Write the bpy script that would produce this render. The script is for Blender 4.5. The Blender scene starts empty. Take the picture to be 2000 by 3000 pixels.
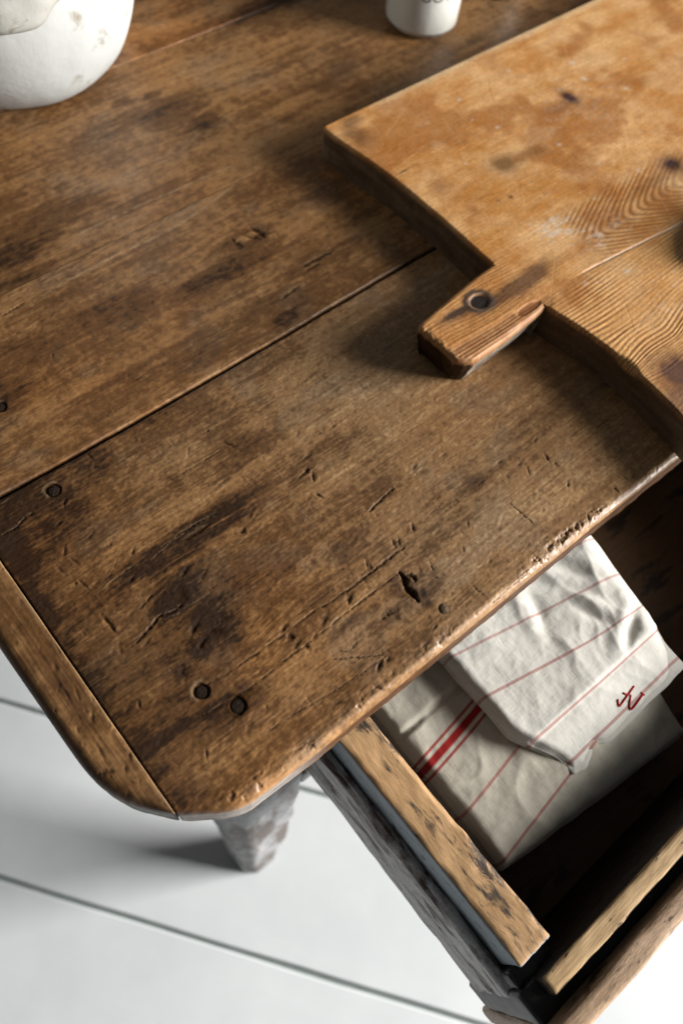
import bpy, bmesh, math
import numpy as np
from mathutils import Matrix, Vector

# ------------------------------------------------------------------ camera, world, light, exposure
sc = bpy.context.scene
TOP = 0.76                                   # height of the table top above the floor
cam_d = bpy.data.cameras.new('camera'); cam = bpy.data.objects.new('camera', cam_d)
sc.collection.objects.link(cam)
RIGHT = Vector((0.76815, -0.63567, 0.07655)); DOWN = Vector((-0.53469, -0.70266, -0.46944)); FWD = Vector((0.35220, 0.31967, -0.87964))
m = Matrix.Identity(4)
for r in range(3):
    m[r][0] = RIGHT[r]; m[r][1] = -DOWN[r]; m[r][2] = -FWD[r]
m[0][3], m[1][3], m[2][3] = 0.0, 0.0, TOP + 0.5
cam.matrix_world = m
cam_d.sensor_fit = 'VERTICAL'; cam_d.sensor_height = 36.0; cam_d.sensor_width = 24.0
cam_d.lens = 28.06
cam_d.clip_start = 0.02; cam_d.clip_end = 60.0
cam_d.dof.use_dof = True
cam_d.dof.focus_distance = 0.545
cam_d.dof.aperture_fstop = 4.0
sc.camera = cam

w = bpy.data.worlds.new('World'); sc.world = w; w.use_nodes = True
bg = w.node_tree.nodes['Background']
bg.inputs[0].default_value = (0.90, 0.95, 1.0, 1); bg.inputs[1].default_value = 0.08

def area(name, target, azim, elev, dist, sx, sy, power, col):
    l = bpy.data.lights.new(name, 'AREA'); l.shape = 'RECTANGLE'; l.size = sx; l.size_y = sy
    l.energy = power; l.color = col
    o = bpy.data.objects.new(name, l); sc.collection.objects.link(o)
    a, e = math.radians(azim), math.radians(elev)
    d = Vector((math.cos(a)*math.cos(e), math.sin(a)*math.cos(e), math.sin(e)))
    o.location = Vector(target) + d*dist
    o.rotation_euler = d.to_track_quat('Z', 'Y').to_euler()
    return o
area('window_light', (0.20, 0.20, 1.75), -41, 0, 4.5, 2.1, 3.3, 960, (1.0, 0.985, 0.965))   # a tall window, from just above the floor to 3.4 m
sc.view_settings.view_transform = 'Standard'; sc.view_settings.look = 'None'
sc.view_settings.exposure = 0.0; sc.view_settings.gamma = 1.0; sc.view_settings.use_curve_mapping = False
sc.cycles.use_denoising = True

# ------------------------------------------------------------------ noise in numpy
def _h(ix, iy, iz, seed):
    v = (ix.astype(np.int64)*374761393 + iy.astype(np.int64)*668265263 + iz.astype(np.int64)*2147483647 + seed*1274126177) & 0xFFFFFFFF
    v = ((v ^ (v >> 13)) * 1274126177) & 0xFFFFFFFF
    v = ((v ^ (v >> 15)) * 2246822519) & 0xFFFFFFFF
    return v ^ (v >> 16)
def pn(x, y, seed=0):                         # 2D gradient noise, about -0.7..0.7
    x = np.asarray(x, float); y = np.asarray(y, float)
    ix = np.floor(x); iy = np.floor(y); fx = x-ix; fy = y-iy
    ux = fx*fx*fx*(fx*(fx*6-15)+10); uy = fy*fy*fy*(fy*(fy*6-15)+10)
    z = np.zeros_like(ix)
    def g(dx, dy):
        a = _h(ix+dx, iy+dy, z, seed).astype(float)*(2*math.pi/4294967296.0)
        return np.cos(a)*(fx-dx)+np.sin(a)*(fy-dy)
    a = g(0,0); b = g(1,0); c = g(0,1); d = g(1,1)
    return (a+(b-a)*ux)+((c+(d-c)*ux)-(a+(b-a)*ux))*uy
def fbm(x, y, seed=0, o=4, gain=.5):
    s = 0; a = 1.0
    for k in range(o):
        s = s+a*pn(x*2**k, y*2**k, seed+k*17); a *= gain
    return s
def ridge(x, y, seed=0, o=3):
    s = 0; a = 1.0
    for k in range(o):
        s = s+a*(1-2*np.abs(pn(x*2**k, y*2**k, seed+k*31))); a *= .5
    return s/1.75
def vn3(x, y, z, seed=0):                     # 3D value noise 0..1
    ix = np.floor(x); iy = np.floor(y); iz = np.floor(z); fx = x-ix; fy = y-iy; fz = z-iz
    fx = fx*fx*(3-2*fx); fy = fy*fy*(3-2*fy); fz = fz*fz*(3-2*fz)
    def g(a, b, c): return _h(ix+a, iy+b, iz+c, seed)/4294967296.0
    def l(a, b, t): return a+(b-a)*t
    return l(l(l(g(0,0,0), g(1,0,0), fx), l(g(0,1,0), g(1,1,0), fx), fy), l(l(g(0,0,1), g(1,0,1), fx), l(g(0,1,1), g(1,1,1), fx), fy), fz)
def sst(a, b, x):
    t = np.clip((x-a)/(b-a), 0, 1); return t*t*(3-2*t)
def mix(a, b, t):
    t = np.asarray(t)[..., None]; return np.asarray(a)*(1-t)+np.asarray(b)*t

# ------------------------------------------------------------------ object helpers
COL = sc.collection
def tag(o, label, cat, group=None, kind=None):
    if label: o['label'] = label
    if cat: o['category'] = cat
    if group: o['group'] = group
    if kind: o['kind'] = kind
    return o
def empty(name, loc, label=None, cat=None, group=None, kind=None):
    o = bpy.data.objects.new(name, None); COL.objects.link(o); o.location = loc; o.empty_display_size = .05
    return tag(o, label, cat, group, kind)
def link(name, me, mat, parent=None, origin=None):
    """mesh data is in world coordinates; it is moved so that the object's origin is `origin`"""
    org = Vector(origin) if origin is not None else Vector((0,0,0))
    o = bpy.data.objects.new(name, me); COL.objects.link(o)
    pl = Vector(parent.location) if parent is not None else Vector((0,0,0))
    if parent is not None and parent.parent is not None: pl = pl+Vector(parent.parent.location)
    me.transform(Matrix.Translation(-(org if origin is not None else pl)))
    if origin is not None: o.location = org-pl
    if parent is not None: o.parent = parent
    if mat is not None: me.materials.append(mat)
    return o
def mesh_np(name, V, quads, col=None, tris=None, smooth=True, attrs=None, ngons=None):
    V = np.asarray(V, float); me = bpy.data.meshes.new(name)
    quads = np.asarray(quads, dtype=np.int32).reshape(-1, 4)
    nq = len(quads); ng = list(ngons or []); 
    loops = [quads.ravel()]+[np.asarray(g, dtype=np.int32) for g in ng]
    sizes = np.concatenate([np.full(nq, 4, np.int32), np.asarray([len(g) for g in ng], np.int32)]) if ng else np.full(nq, 4, np.int32)
    lo = np.concatenate(loops); st = np.concatenate([[0], np.cumsum(sizes)[:-1]]).astype(np.int32)
    me.vertices.add(len(V)); me.vertices.foreach_set('co', V.astype(np.float32).ravel())
    me.loops.add(len(lo)); me.loops.foreach_set('vertex_index', lo.astype(np.int32))
    me.polygons.add(len(sizes)); me.polygons.foreach_set('loop_start', st)
    me.polygons.foreach_set('use_smooth', np.full(len(sizes), bool(smooth)))
    me.update(calc_edges=True); me.validate()
    if col is not None:
        a = me.attributes.new('Col', 'FLOAT_COLOR', 'POINT'); c = np.ones((len(V), 4), np.float32); c[:, :col.shape[1]] = np.clip(col, 0.002, 1)
        a.data.foreach_set('color', c.ravel())
    for k, v in (attrs or {}).items():
        a = me.attributes.new(k, 'FLOAT', 'POINT'); a.data.foreach_set('value', np.asarray(v, np.float32))
    return me
def gridq(n, mm, base=0):
    i, j = np.meshgrid(np.arange(n-1), np.arange(mm-1), indexing='ij')
    a = base+i*mm+j
    return np.stack([a, a+mm, a+mm+1, a+1], -1).reshape(-1, 4)

def a4(c, al=1.0):
    c = c.reshape(-1, c.shape[-1]); return c if c.shape[1] == 4 else np.concatenate([c, np.full((len(c), 1), al)], 1)
def slab(name, X, Y, ztop, thick, radii, hfun, cfun, sfun, mat, parent, skirt_amp=.0004, levels=8, seed=0, inset=0.0):
    """a worn board: top grid X[i,j],Y[i,j] (i along x, j along y) with rolled edges, side skirt and underside.
       radii = (left, right, front, back) edge radii; hfun(x,y)->height; cfun(x,y)->rgb; sfun(x,y,z)->rgb for the sides"""
    n, mm = X.shape
    def dist(dx, dy): return np.hypot(dx, dy)
    dl = dist(X-X[:1], Y-Y[:1]); dr = dist(X-X[-1:], Y-Y[-1:]); df = dist(X-X[:, :1], Y-Y[:, :1]); db = dist(X-X[:, -1:], Y-Y[:, -1:])
    drop = np.zeros_like(X)
    for d, r in zip((dl, dr, df, db), radii):
        r = np.maximum(r, 1e-6)
        k = np.clip(1-d/r, 0, 1); drop = drop+r*(1-np.sqrt(np.clip(1-k*k, 0, 1)))
    rmax = np.maximum(np.maximum(radii[0], radii[1])*np.ones_like(X), np.maximum(radii[2], radii[3])*np.ones_like(X))
    drop = np.minimum(drop, thick*.6)
    Z = ztop-drop+hfun(X, Y)
    V = [np.stack([X, Y, Z], -1).reshape(-1, 3)]; C = [a4(np.asarray(cfun(X, Y)))]
    Q = [gridq(n, mm)]
    idx = np.arange(n*mm).reshape(n, mm)
    per = np.concatenate([idx[:, 0], idx[-1, 1:], idx[-2::-1, -1], idx[0, -2:0:-1]])   # counter-clockwise
    P = V[0][per]; L = len(per); base = n*mm
    prev = per
    # outward direction for jitter
    t = np.roll(P, -1, 0)-np.roll(P, 1, 0); nrm = np.stack([t[:, 1], -t[:, 0]], -1); nrm /= np.maximum(np.linalg.norm(nrm, axis=1, keepdims=True), 1e-9)
    arc = np.cumsum(np.linalg.norm(np.roll(P, -1, 0)-P, axis=1))
    for k in range(1, levels+1):
        f = (k/levels)
        z = P[:, 2]*(1-f)+(ztop-thick)*f
        jit = skirt_amp*fbm(arc*70, z*90, seed+5, 3)*sst(0, .25, f)-inset*f**1.2
        q = np.stack([P[:, 0]+nrm[:, 0]*jit, P[:, 1]+nrm[:, 1]*jit, z], -1)
        V.append(q); C.append(a4(np.asarray(sfun(q[:, 0], q[:, 1], q[:, 2])), .7))
        cur = base+np.arange(L); base += L
        Q.append(np.stack([prev, cur, np.roll(cur, -1), np.roll(prev, -1)], -1)); prev = cur
    # underside
    q = V[-1].copy(); V.append(q); C.append(C[-1]*.8); cur = base+np.arange(L); base += L
    me = mesh_np(name, np.concatenate(V), np.concatenate(Q), np.concatenate(C), ngons=[cur[::-1]])
    return link(name, me, mat, parent)

def wbox(name, b, r, step, amp, freq, seed, mat, parent, taper=None, cfun=None, warp=None):
    """a rounded, slightly worn box with real unevenness; b = (x0,x1,y0,y1,z0,z1)"""
    lo = np.array([b[0], b[2], b[4]], float); hi = np.array([b[1], b[3], b[5]], float); c = (lo+hi)/2; h = (hi-lo)/2
    r = min(r, h.min()*.95)
    def axis(k):
        ln = 2*(h[k]-r); n = max(1, int(round(ln/step)))
        mid = np.linspace(-(h[k]-r), h[k]-r, n+1)
        e = r*np.array([.35, .7, 1.0])
        return np.concatenate([-(h[k]-r)-e[::-1], mid, h[k]-r+e])
    ax = [axis(k) for k in range(3)]
    Vs = []; Qs = []; base = 0
    for k in range(3):
        u, v = [(1, 2), (2, 0), (0, 1)][k]
        for s in (-1, 1):
            U_, W_ = np.meshgrid(ax[u], ax[v], indexing='ij')
            p = np.zeros(U_.shape+(3,)); p[..., u] = U_; p[..., v] = W_; p[..., k] = s*h[k]
            q = gridq(*U_.shape, base)
            if s < 0: q = q[:, ::-1]
            Vs.append(p.reshape(-1, 3)); Qs.append(q); base += p[..., 0].size
    V = np.concatenate(Vs); Q = np.concatenate(Qs)
    key = np.round(V*1e6).astype(np.int64); _, ui, inv = np.unique(key, axis=0, return_index=True, return_inverse=True)
    V = V[ui]; Q = np.asarray(inv).ravel()[Q]
    q = np.clip(V, -(h-r), h-r); d = V-q; nn = d/np.maximum(np.linalg.norm(d, axis=1, keepdims=True), 1e-9)
    V = q+nn*r
    W = V+c
    if amp:
        f = np.broadcast_to(np.asarray(freq, float), (3,))
        dn = (vn3(W[:, 0]*f[0], W[:, 1]*f[1], W[:, 2]*f[2], seed)-.5)+.5*(vn3(W[:, 0]*f[0]*2.1, W[:, 1]*f[1]*2.1, W[:, 2]*f[2]*2.1, seed+3)-.5)+.3*(vn3(W[:, 0]*f[0]*5, W[:, 1]*f[1]*5, W[:, 2]*f[2]*5, seed+7)-.5)
        edge = np.clip((np.abs(nn).sum(1)-1)/.5, 0, 1)      # arrises wear more
        W = W+nn*(dn*amp*(1+1.5*edge)-edge*amp*.5)[:, None]
    if taper is not None: W = taper(W)
    me = mesh_np(name, W, Q, cfun(W) if cfun else None)
    return link(name, me, mat, parent)

def lathe(name, prof, center, mat, parent, n=96, wob=0, wf=30, seed=0, origin=None, cap=True):
    prof = np.asarray(prof, float); a = np.linspace(0, 2*math.pi, n, endpoint=False)
    rr = prof[:, 0][:, None]*np.ones(n)[None]; zz = prof[:, 1][:, None]*np.ones(n)[None]
    x = rr*np.cos(a); y = rr*np.sin(a)
    if wob:
        dn = vn3(x*wf, y*wf, zz*wf, seed)-.5+.4*(vn3(x*wf*2.5, y*wf*2.5, zz*wf*2.5, seed+4)-.5); k = 1+wob*dn/np.maximum(rr, .01)
        x, y = x*k, y*k
    V = np.stack([x+center[0], y+center[1], zz+center[2]], -1)
    m_ = len(prof); i, j = np.meshgrid(np.arange(m_-1), np.arange(n), indexing='ij')
    Q = np.stack([i*n+j, i*n+(j+1) % n, (i+1)*n+(j+1) % n, (i+1)*n+j], -1).reshape(-1, 4)
    ng = [np.arange(n)[::-1], (m_-1)*n+np.arange(n)] if cap else []
    me = mesh_np(name, V.reshape(-1, 3), Q, ngons=ng)
    return link(name, me, mat, parent, origin)
def spline(pts, n, closed=False):
    p = np.asarray(pts, float); P = np.vstack([2*p[0]-p[1], p, 2*p[-1]-p[-2]]); out = []
    for k in range(len(p)-1):
        t = np.linspace(0, 1, n, endpoint=False)[:, None]; a, b, c, d = P[k:k+4]
        out.append(.5*((2*b)+(-a+c)*t+(2*a-5*b+4*c-d)*t**2+(-a+3*b-3*c+d)*t**3))
    return np.vstack(out+[p[-1:]])
def tube(name, pts, rad, mat, parent, n=8, flat=1.0):
    p = np.asarray(pts, float); t = np.gradient(p, axis=0); t /= np.linalg.norm(t, axis=1, keepdims=True)
    up = np.array([0, 0, 1.0]); s = np.cross(t, up); s /= np.maximum(np.linalg.norm(s, axis=1, keepdims=True), 1e-6); u = np.cross(s, t)
    a = np.linspace(0, 2*math.pi, n, endpoint=False); rad = np.broadcast_to(rad, (len(p),))
    V = p[:, None]+(s[:, None]*np.cos(a)[None, :, None]+u[:, None]*np.sin(a)[None, :, None]*flat)*rad[:, None, None]
    i, j = np.meshgrid(np.arange(len(p)-1), np.arange(n), indexing='ij')
    Q = np.stack([i*n+j, i*n+(j+1) % n, (i+1)*n+(j+1) % n, (i+1)*n+j], -1).reshape(-1, 4)
    return link(name, mesh_np(name, V.reshape(-1, 3), Q, ngons=[np.arange(n)[::-1], (len(p)-1)*n+np.arange(n)]), mat, parent)

# ------------------------------------------------------------------ materials
class M:
    def __init__(s, name):
        s.m = bpy.data.materials.new(name); s.m.use_nodes = True; s.t = s.m.node_tree; s.b = s.t.nodes['Principled BSDF']
    def n(s, typ, **kw):
        k = s.t.nodes.new(typ)
        for a, v in kw.items():
            if a.startswith('i_'):
                key = a[2:]; key = int(key) if key.isdigit() else key.replace('_', ' ')
                if hasattr(v, 'is_output') or isinstance(v, bpy.types.NodeSocket): s.t.links.new(v, k.inputs[key])
                else: k.inputs[key].default_value = v
            else: setattr(k, a, v)
        return k
    def l(s, a, b): s.t.links.new(a, b)
    def coord(s, scale, kind='Object', rot=(0,0,0)):
        c = s.n('ShaderNodeTexCoord'); mp = s.n('ShaderNodeMapping'); mp.inputs['Scale'].default_value = scale; mp.inputs['Rotation'].default_value = rot
        s.l(c.outputs[kind], mp.inputs['Vector']); return mp.outputs['Vector']
    def noise(s, vec, scale, detail=4, rough=.55, dist=0):
        k = s.n('ShaderNodeTexNoise'); k.inputs['Scale'].default_value = scale; k.inputs['Detail'].default_value = detail; k.inputs['Roughness'].default_value = rough; k.inputs['Distortion'].default_value = dist
        s.l(vec, k.inputs['Vector']); return k.outputs['Fac']
    def ramp(s, fac, stops, interp='LINEAR'):
        k = s.n('ShaderNodeValToRGB'); e = k.color_ramp.elements; k.color_ramp.interpolation = interp
        while len(e) < len(stops): e.new(.5)
        for q, (p, c) in zip(e, stops): q.position = p; q.color = (c, c, c, 1) if not hasattr(c, '__len__') else (*c, 1)
        s.l(fac, k.inputs['Fac']); return k.outputs['Color']
    def mixc(s, fac, a, b, mode='MIX'):
        k = s.n('ShaderNodeMix', data_type='RGBA', blend_type=mode)
        for sock, v in ((k.inputs[0], fac), (k.inputs[6], a), (k.inputs[7], b)):
            if isinstance(v, bpy.types.NodeSocket): s.l(v, sock)
            elif hasattr(v, '__len__'): sock.default_value = (*v, 1)
            else: sock.default_value = v if sock.type == 'VALUE' else (v, v, v, 1)
        return k.outputs[2]
    def math(s, op, a, b=None, c=None, clamp=False):
        k = s.n('ShaderNodeMath', operation=op, use_clamp=clamp)
        for i, v in enumerate((a, b, c)):
            if v is None: continue
            if isinstance(v, bpy.types.NodeSocket): s.l(v, k.inputs[i])
            else: k.inputs[i].default_value = v
        return k.outputs[0]
    def bump(s, h, strength, dist, prev=None):
        k = s.n('ShaderNodeBump'); k.inputs['Strength'].default_value = strength; k.inputs['Distance'].default_value = dist
        s.l(h, k.inputs['Height'])
        if prev is not None: s.l(prev, k.inputs['Normal'])
        return k.outputs['Normal']
    def out(s, col=None, rough=None, normal=None, spec=.5):
        for key, v in (('Base Color', col), ('Roughness', rough), ('Normal', normal)):
            if v is None: continue
            if isinstance(v, bpy.types.NodeSocket): s.l(v, s.b.inputs[key])
            elif hasattr(v, '__len__'): s.b.inputs[key].default_value = (*v, 1)
            else: s.b.inputs[key].default_value = v
        s.b.inputs['Specular IOR Level'].default_value = spec
        return s.m
def mat_board(name, fscale, r0, r1, spec, bs):
    a = M(name); at = a.n('ShaderNodeAttribute', attribute_name='Col')
    v = a.coord(fscale); f = a.noise(v, 1.0, 3, .6); v2 = a.coord((380, 420, 380)); f2 = a.noise(v2, 1.0, 4, .65)
    k = a.ramp(f, [(.3, .84), (.7, 1.15)]); k2 = a.ramp(f2, [(.3, .80), (.7, 1.2)])
    c = a.mixc(1.0, a.mixc(1.0, at.outputs['Color'], k, 'MULTIPLY'), k2, 'MULTIPLY')
    v3 = a.coord((30, 45, 30)); f3 = a.noise(v3, 1.0, 4, .6)
    r = a.ramp(f3, [(.3, r0), (.7, r1)]); r = a.mixc(at.outputs['Alpha'], .95, r)
    a.l(a.math('MULTIPLY', at.outputs['Alpha'], spec), a.b.inputs['Specular IOR Level'])
    n = a.bump(f, bs, .0004); n = a.bump(f2, bs*.8, .0004, n)
    return a.out(c, r, n, spec)
MAT_TOP = mat_board('aged_waxed_wood', (45, 750, 300), .33, .53, .42, .35)
MAT_BREAD = mat_board('aged_end_board_wood', (750, 45, 300), .36, .58, .45, .35)
MAT_BOARD = mat_board('scrubbed_pine', (40, 700, 300), .48, .7, .4, .35)

def mat_paint(name, base, pale, under, scale, thr, streak=(30, 30, 6)):
    """worn paint over timber: patches of bare dark wood and rubbed pale areas"""
    a = M(name); v = a.coord(streak); f = a.noise(v, scale, 6, .62, .4); g = a.noise(a.coord((60, 60, 25)), 1.0, 5, .6); h = a.noise(a.coord((420, 420, 200)), 1.0, 3, .6)
    c = a.mixc(a.ramp(g, [(.38, 0), (.66, 1)]), base, pale)
    wear = a.ramp(f, [(thr-.05, 0), (thr+.07, 1)])
    c = a.mixc(wear, c, under)
    c = a.mixc(1.0, c, a.ramp(h, [(.3, .82), (.7, 1.15)]), 'MULTIPLY')
    n = a.bump(f, .5, .0012); n = a.bump(h, .35, .0005, n)
    return a.out(c, a.ramp(g, [(.3, .45), (.7, .7)]), n, .4)
MAT_LEG = mat_paint('worn_grey_paint', (.15, .155, .16), (.34, .335, .33), (.085, .068, .058), 1.0, .50)
MAT_RUNNER = mat_paint('stained_grey_timber', (.46, .43, .42), (.70, .68, .67), (.10, .066, .052), 1.0, .525, (75, 26, 75))

def mat_drawer_side():
    a = M('drawer_side_timber')
    v = a.coord((190, 55, 90)); f = a.noise(v, 1.0, 7, .75, .5); big = a.noise(a.coord((75, 16, 30)), 1.0, 3, .5); fine = a.noise(a.coord((500, 90, 300)), 1.0, 4, .6); mot = a.noise(a.coord((40, 30, 40)), 1.0, 4, .6)
    raw = a.mixc(mot, (.40, .22, .09), (.60, .38, .19))
    raw = a.mixc(1.0, raw, a.ramp(fine, [(.3, .8), (.7, 1.15)]), 'MULTIPLY')
    s = a.math('ADD', a.math('MULTIPLY', f, .48), a.math('MULTIPLY', big, .52))
    soot = a.ramp(s, [(.500, 0), (.565, .95)]); raw = a.mixc(soot, raw, (.03, .022, .018))
    paint = a.mixc(mot, (.26, .30, .33), (.44, .50, .54)); paint = a.mixc(a.ramp(f, [(.56, 0), (.64, 1)]), paint, (.03, .026, .026))
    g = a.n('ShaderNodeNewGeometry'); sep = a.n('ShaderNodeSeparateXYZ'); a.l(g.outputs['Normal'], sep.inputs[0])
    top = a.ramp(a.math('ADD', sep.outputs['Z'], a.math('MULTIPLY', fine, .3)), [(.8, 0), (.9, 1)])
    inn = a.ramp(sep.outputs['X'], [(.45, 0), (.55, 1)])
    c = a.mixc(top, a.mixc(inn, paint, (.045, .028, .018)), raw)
    n = a.bump(f, .4, .001); n = a.bump(fine, .4, .0005, n)
    return a.out(c, .62, n, .35)
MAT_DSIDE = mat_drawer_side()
def mat_simple_wood(name, c0, c1, c2, sc_, rough=.6, thr=.56, spec=.35, soot=1.0):
    a = M(name); v = a.coord(sc_); f = a.noise(v, 1.0, 6, .65, .3); mot = a.noise(a.coord((25, 25, 25)), 1.0, 4, .6); fine = a.noise(a.coord(tuple(q*6 for q in sc_)), 1.0, 3, .6)
    c = a.mixc(mot, c0, c1); c = a.mixc(1.0, c, a.ramp(fine, [(.3, .78), (.7, 1.18)]), 'MULTIPLY')
    c = a.mixc(a.ramp(f, [(thr, 0), (thr+.07, soot)]), c, c2)
    n = a.bump(f, .4, .001); n = a.bump(fine, .4, .0006, n)
    return a.out(c, rough, n, spec)
def mat_lip():
    a = M('rubbed_tan_timber'); f = a.noise(a.coord((30, 130, 60)), 1.0, 7, .7, .4); mot = a.noise(a.coord((25, 60, 25)), 1.0, 4, .6); fine = a.noise(a.coord((90, 700, 300)), 1.0, 3, .6)
    raw = a.mixc(mot, (.36, .22, .10), (.58, .40, .21)); raw = a.mixc(1.0, raw, a.ramp(fine, [(.3, .8), (.7, 1.15)]), 'MULTIPLY')
    raw = a.mixc(a.ramp(f, [(.58, 0), (.61, .9)]), raw, (.03, .02, .014))
    g = a.n('ShaderNodeNewGeometry'); sep = a.n('ShaderNodeSeparateXYZ'); a.l(g.outputs['Normal'], sep.inputs[0])
    top = a.ramp(a.math('ADD', sep.outputs['Z'], a.math('MULTIPLY', f, .5)), [(.80, 0), (1.0, 1)])
    return a.out(a.mixc(top, (.022, .015, .011), raw), .6, a.bump(fine, .4, .0006), .3)
MAT_LIP = mat_lip()
MAT_FRONT = mat_simple_wood('worn_brown_timber', (.27, .165, .09), (.52, .36, .23), (.09, .052, .032), (40, 170, 90), .55, .57)
MAT_BLACK = mat_simple_wood('sooty_timber', (.012, .010, .009), (.03, .025, .022), (.07, .07, .07), (60, 120, 30), .5, .62)
MAT_INSIDE = mat_simple_wood('dark_drawer_timber', (.085, .042, .017), (.13, .064, .025), (.03, .016, .008), (16, 60, 60), .55, .55)
MAT_KNOB = mat_simple_wood('dark_turned_wood', (.045, .022, .014), (.07, .035, .022), (.02, .01, .008), (60, 60, 60), .35, .6, .5)
def mat_nail(name, c0, c1, rough):
    a = M(name); f = a.noise(a.coord((500, 500, 500)), 1.0, 4, .6)
    return a.out(a.mixc(f, c0, c1), rough, a.bump(f, .8, .0012), .12)
MAT_NAIL = mat_nail('rusted_iron', (.006, .004, .003), (.045, .027, .017), .8)
MAT_PLUG = mat_nail('wood_plug', (.07, .042, .02), (.14, .09, .05), .55)
def mat_floor():
    a = M('white_painted_boards'); st = a.noise(a.coord((2, 26, 2)), 1.0, 5, .6); mot = a.noise(a.coord((5, 5, 5)), 1.0, 5, .6); fine = a.noise(a.coord((20, 220, 20)), 1.0, 3, .6)
    c = a.mixc(a.ramp(mot, [(.3, 0), (.7, 1)]), (.575, .60, .605), (.66, .68, .685)); c = a.mixc(a.ramp(st, [(.62, 0), (.75, .35)]), c, (.50, .53, .53))
    n = a.bump(st, .25, .0015); n = a.bump(fine, .2, .0006, n)
    return a.out(c, a.ramp(mot, [(.3, .38), (.7, .55)]), n, .4)
MAT_FLOOR = mat_floor()
def mat_sub():
    a = M('dusty_joint'); f = a.noise(a.coord((60, 60, 60)), 1.0, 4, .6)
    return a.out(a.mixc(f, (.20, .235, .22), (.38, .42, .40)), .9, None, .1)
MAT_SUB = mat_sub()
def mat_ceramic(name, c0, c1, stain, thr, rough, vs=(28, 28, 28), amt=.8):
    a = M(name); mot = a.noise(a.coord((14, 14, 14)), 1.0, 5, .6); s = a.noise(a.coord(vs, rot=(.3, .6, .8)), 1.0, 7, .68, .6); b2 = a.noise(a.coord((9, 9, 9)), 1.0, 2, .5); fine = a.noise(a.coord((260, 260, 260)), 1.0, 3, .6)
    c = a.mixc(mot, c0, c1)
    k = a.math('ADD', a.math('MULTIPLY', s, .6), a.math('MULTIPLY', b2, .4))
    c = a.mixc(a.ramp(k, [(thr, 0), (thr+.08, amt)]), c, stain)
    n = a.bump(mot, .5, .004); n = a.bump(s, .3, .0015, n); n = a.bump(fine, .2, .0006, n)
    return a.out(c, rough, n, .4 if rough < .5 else .15)
MAT_CROCK = mat_ceramic('chalky_white_stoneware', (.36, .37, .355), (.47, .475, .455), (.20, .165, .115), .56, .85)
MAT_LUG = mat_ceramic('chalky_lug_stoneware', (.22, .215, .19), (.36, .35, .32), (.10, .07, .042), .50, .8, (60, 60, 60))  # darker than the crock body: lug shading put into the colour, plus stains
MAT_JAR = mat_ceramic('cream_glazed_stoneware', (.55, .54, .49), (.60, .59, .54), (.6, .58, .5), .7, .22)
MAT_INK = M('dark_green_ink').out((.035, .05, .035), .5, None, .3)
def mat_cloth(name, base0, base1, stripes, red):
    a = M(name); at = a.n('ShaderNodeAttribute', attribute_name='sy'); wv = a.noise(a.coord((900, 120, 300)), 1.0, 3, .6); wv2 = a.noise(a.coord((120, 900, 300)), 1.0, 3, .6); mot = a.noise(a.coord((30, 30, 30)), 1.0, 4, .6)
    wob = a.math('MULTIPLY_ADD', mot, .0008, -.0004); y = a.math('ADD', at.outputs['Fac'], wob)
    c = a.mixc(mot, base0, base1); fac = None
    for cen, hw, amt in stripes:
        d = a.math('ABSOLUTE', a.math('SUBTRACT', y, cen)); k = a.math('MULTIPLY', a.ramp(a.math('DIVIDE', d, hw*2), [(.38, 1), (.62, 0)]), amt)
        fac = k if fac is None else a.math('MAXIMUM', fac, k)
    weave = a.math('ADD', wv, wv2)
    c = a.mixc(fac, c, red)
    c = a.mixc(1.0, c, a.ramp(a.math('MULTIPLY', weave, .5), [(.3, .88), (.7, 1.08)]), 'MULTIPLY')
    a.b.inputs['Sheen Weight'].default_value = .15
    return a.out(c, .9, a.bump(weave, .35, .0007), .15)
def mat_crust():
    a = M('dark_crust'); f = a.noise(a.coord((35, 35, 35)), 1.0, 6, .65, .3); g = a.noise(a.coord((90, 90, 90)), 1.0, 5, .6)
    c = a.mixc(a.ramp(f, [(.35, 0), (.65, 1)]), (.035, .016, .006), (.14, .065, .022)); c = a.mixc(a.ramp(g, [(.6, 0), (.72, .6)]), c, (.45, .36, .25))
    return a.out(c, .75, a.bump(g, .6, .003), .25)
MAT_CRUST = mat_crust()
MAT_THREAD = M('red_thread').out((.34, .016, .016), .8, None, .2)

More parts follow.
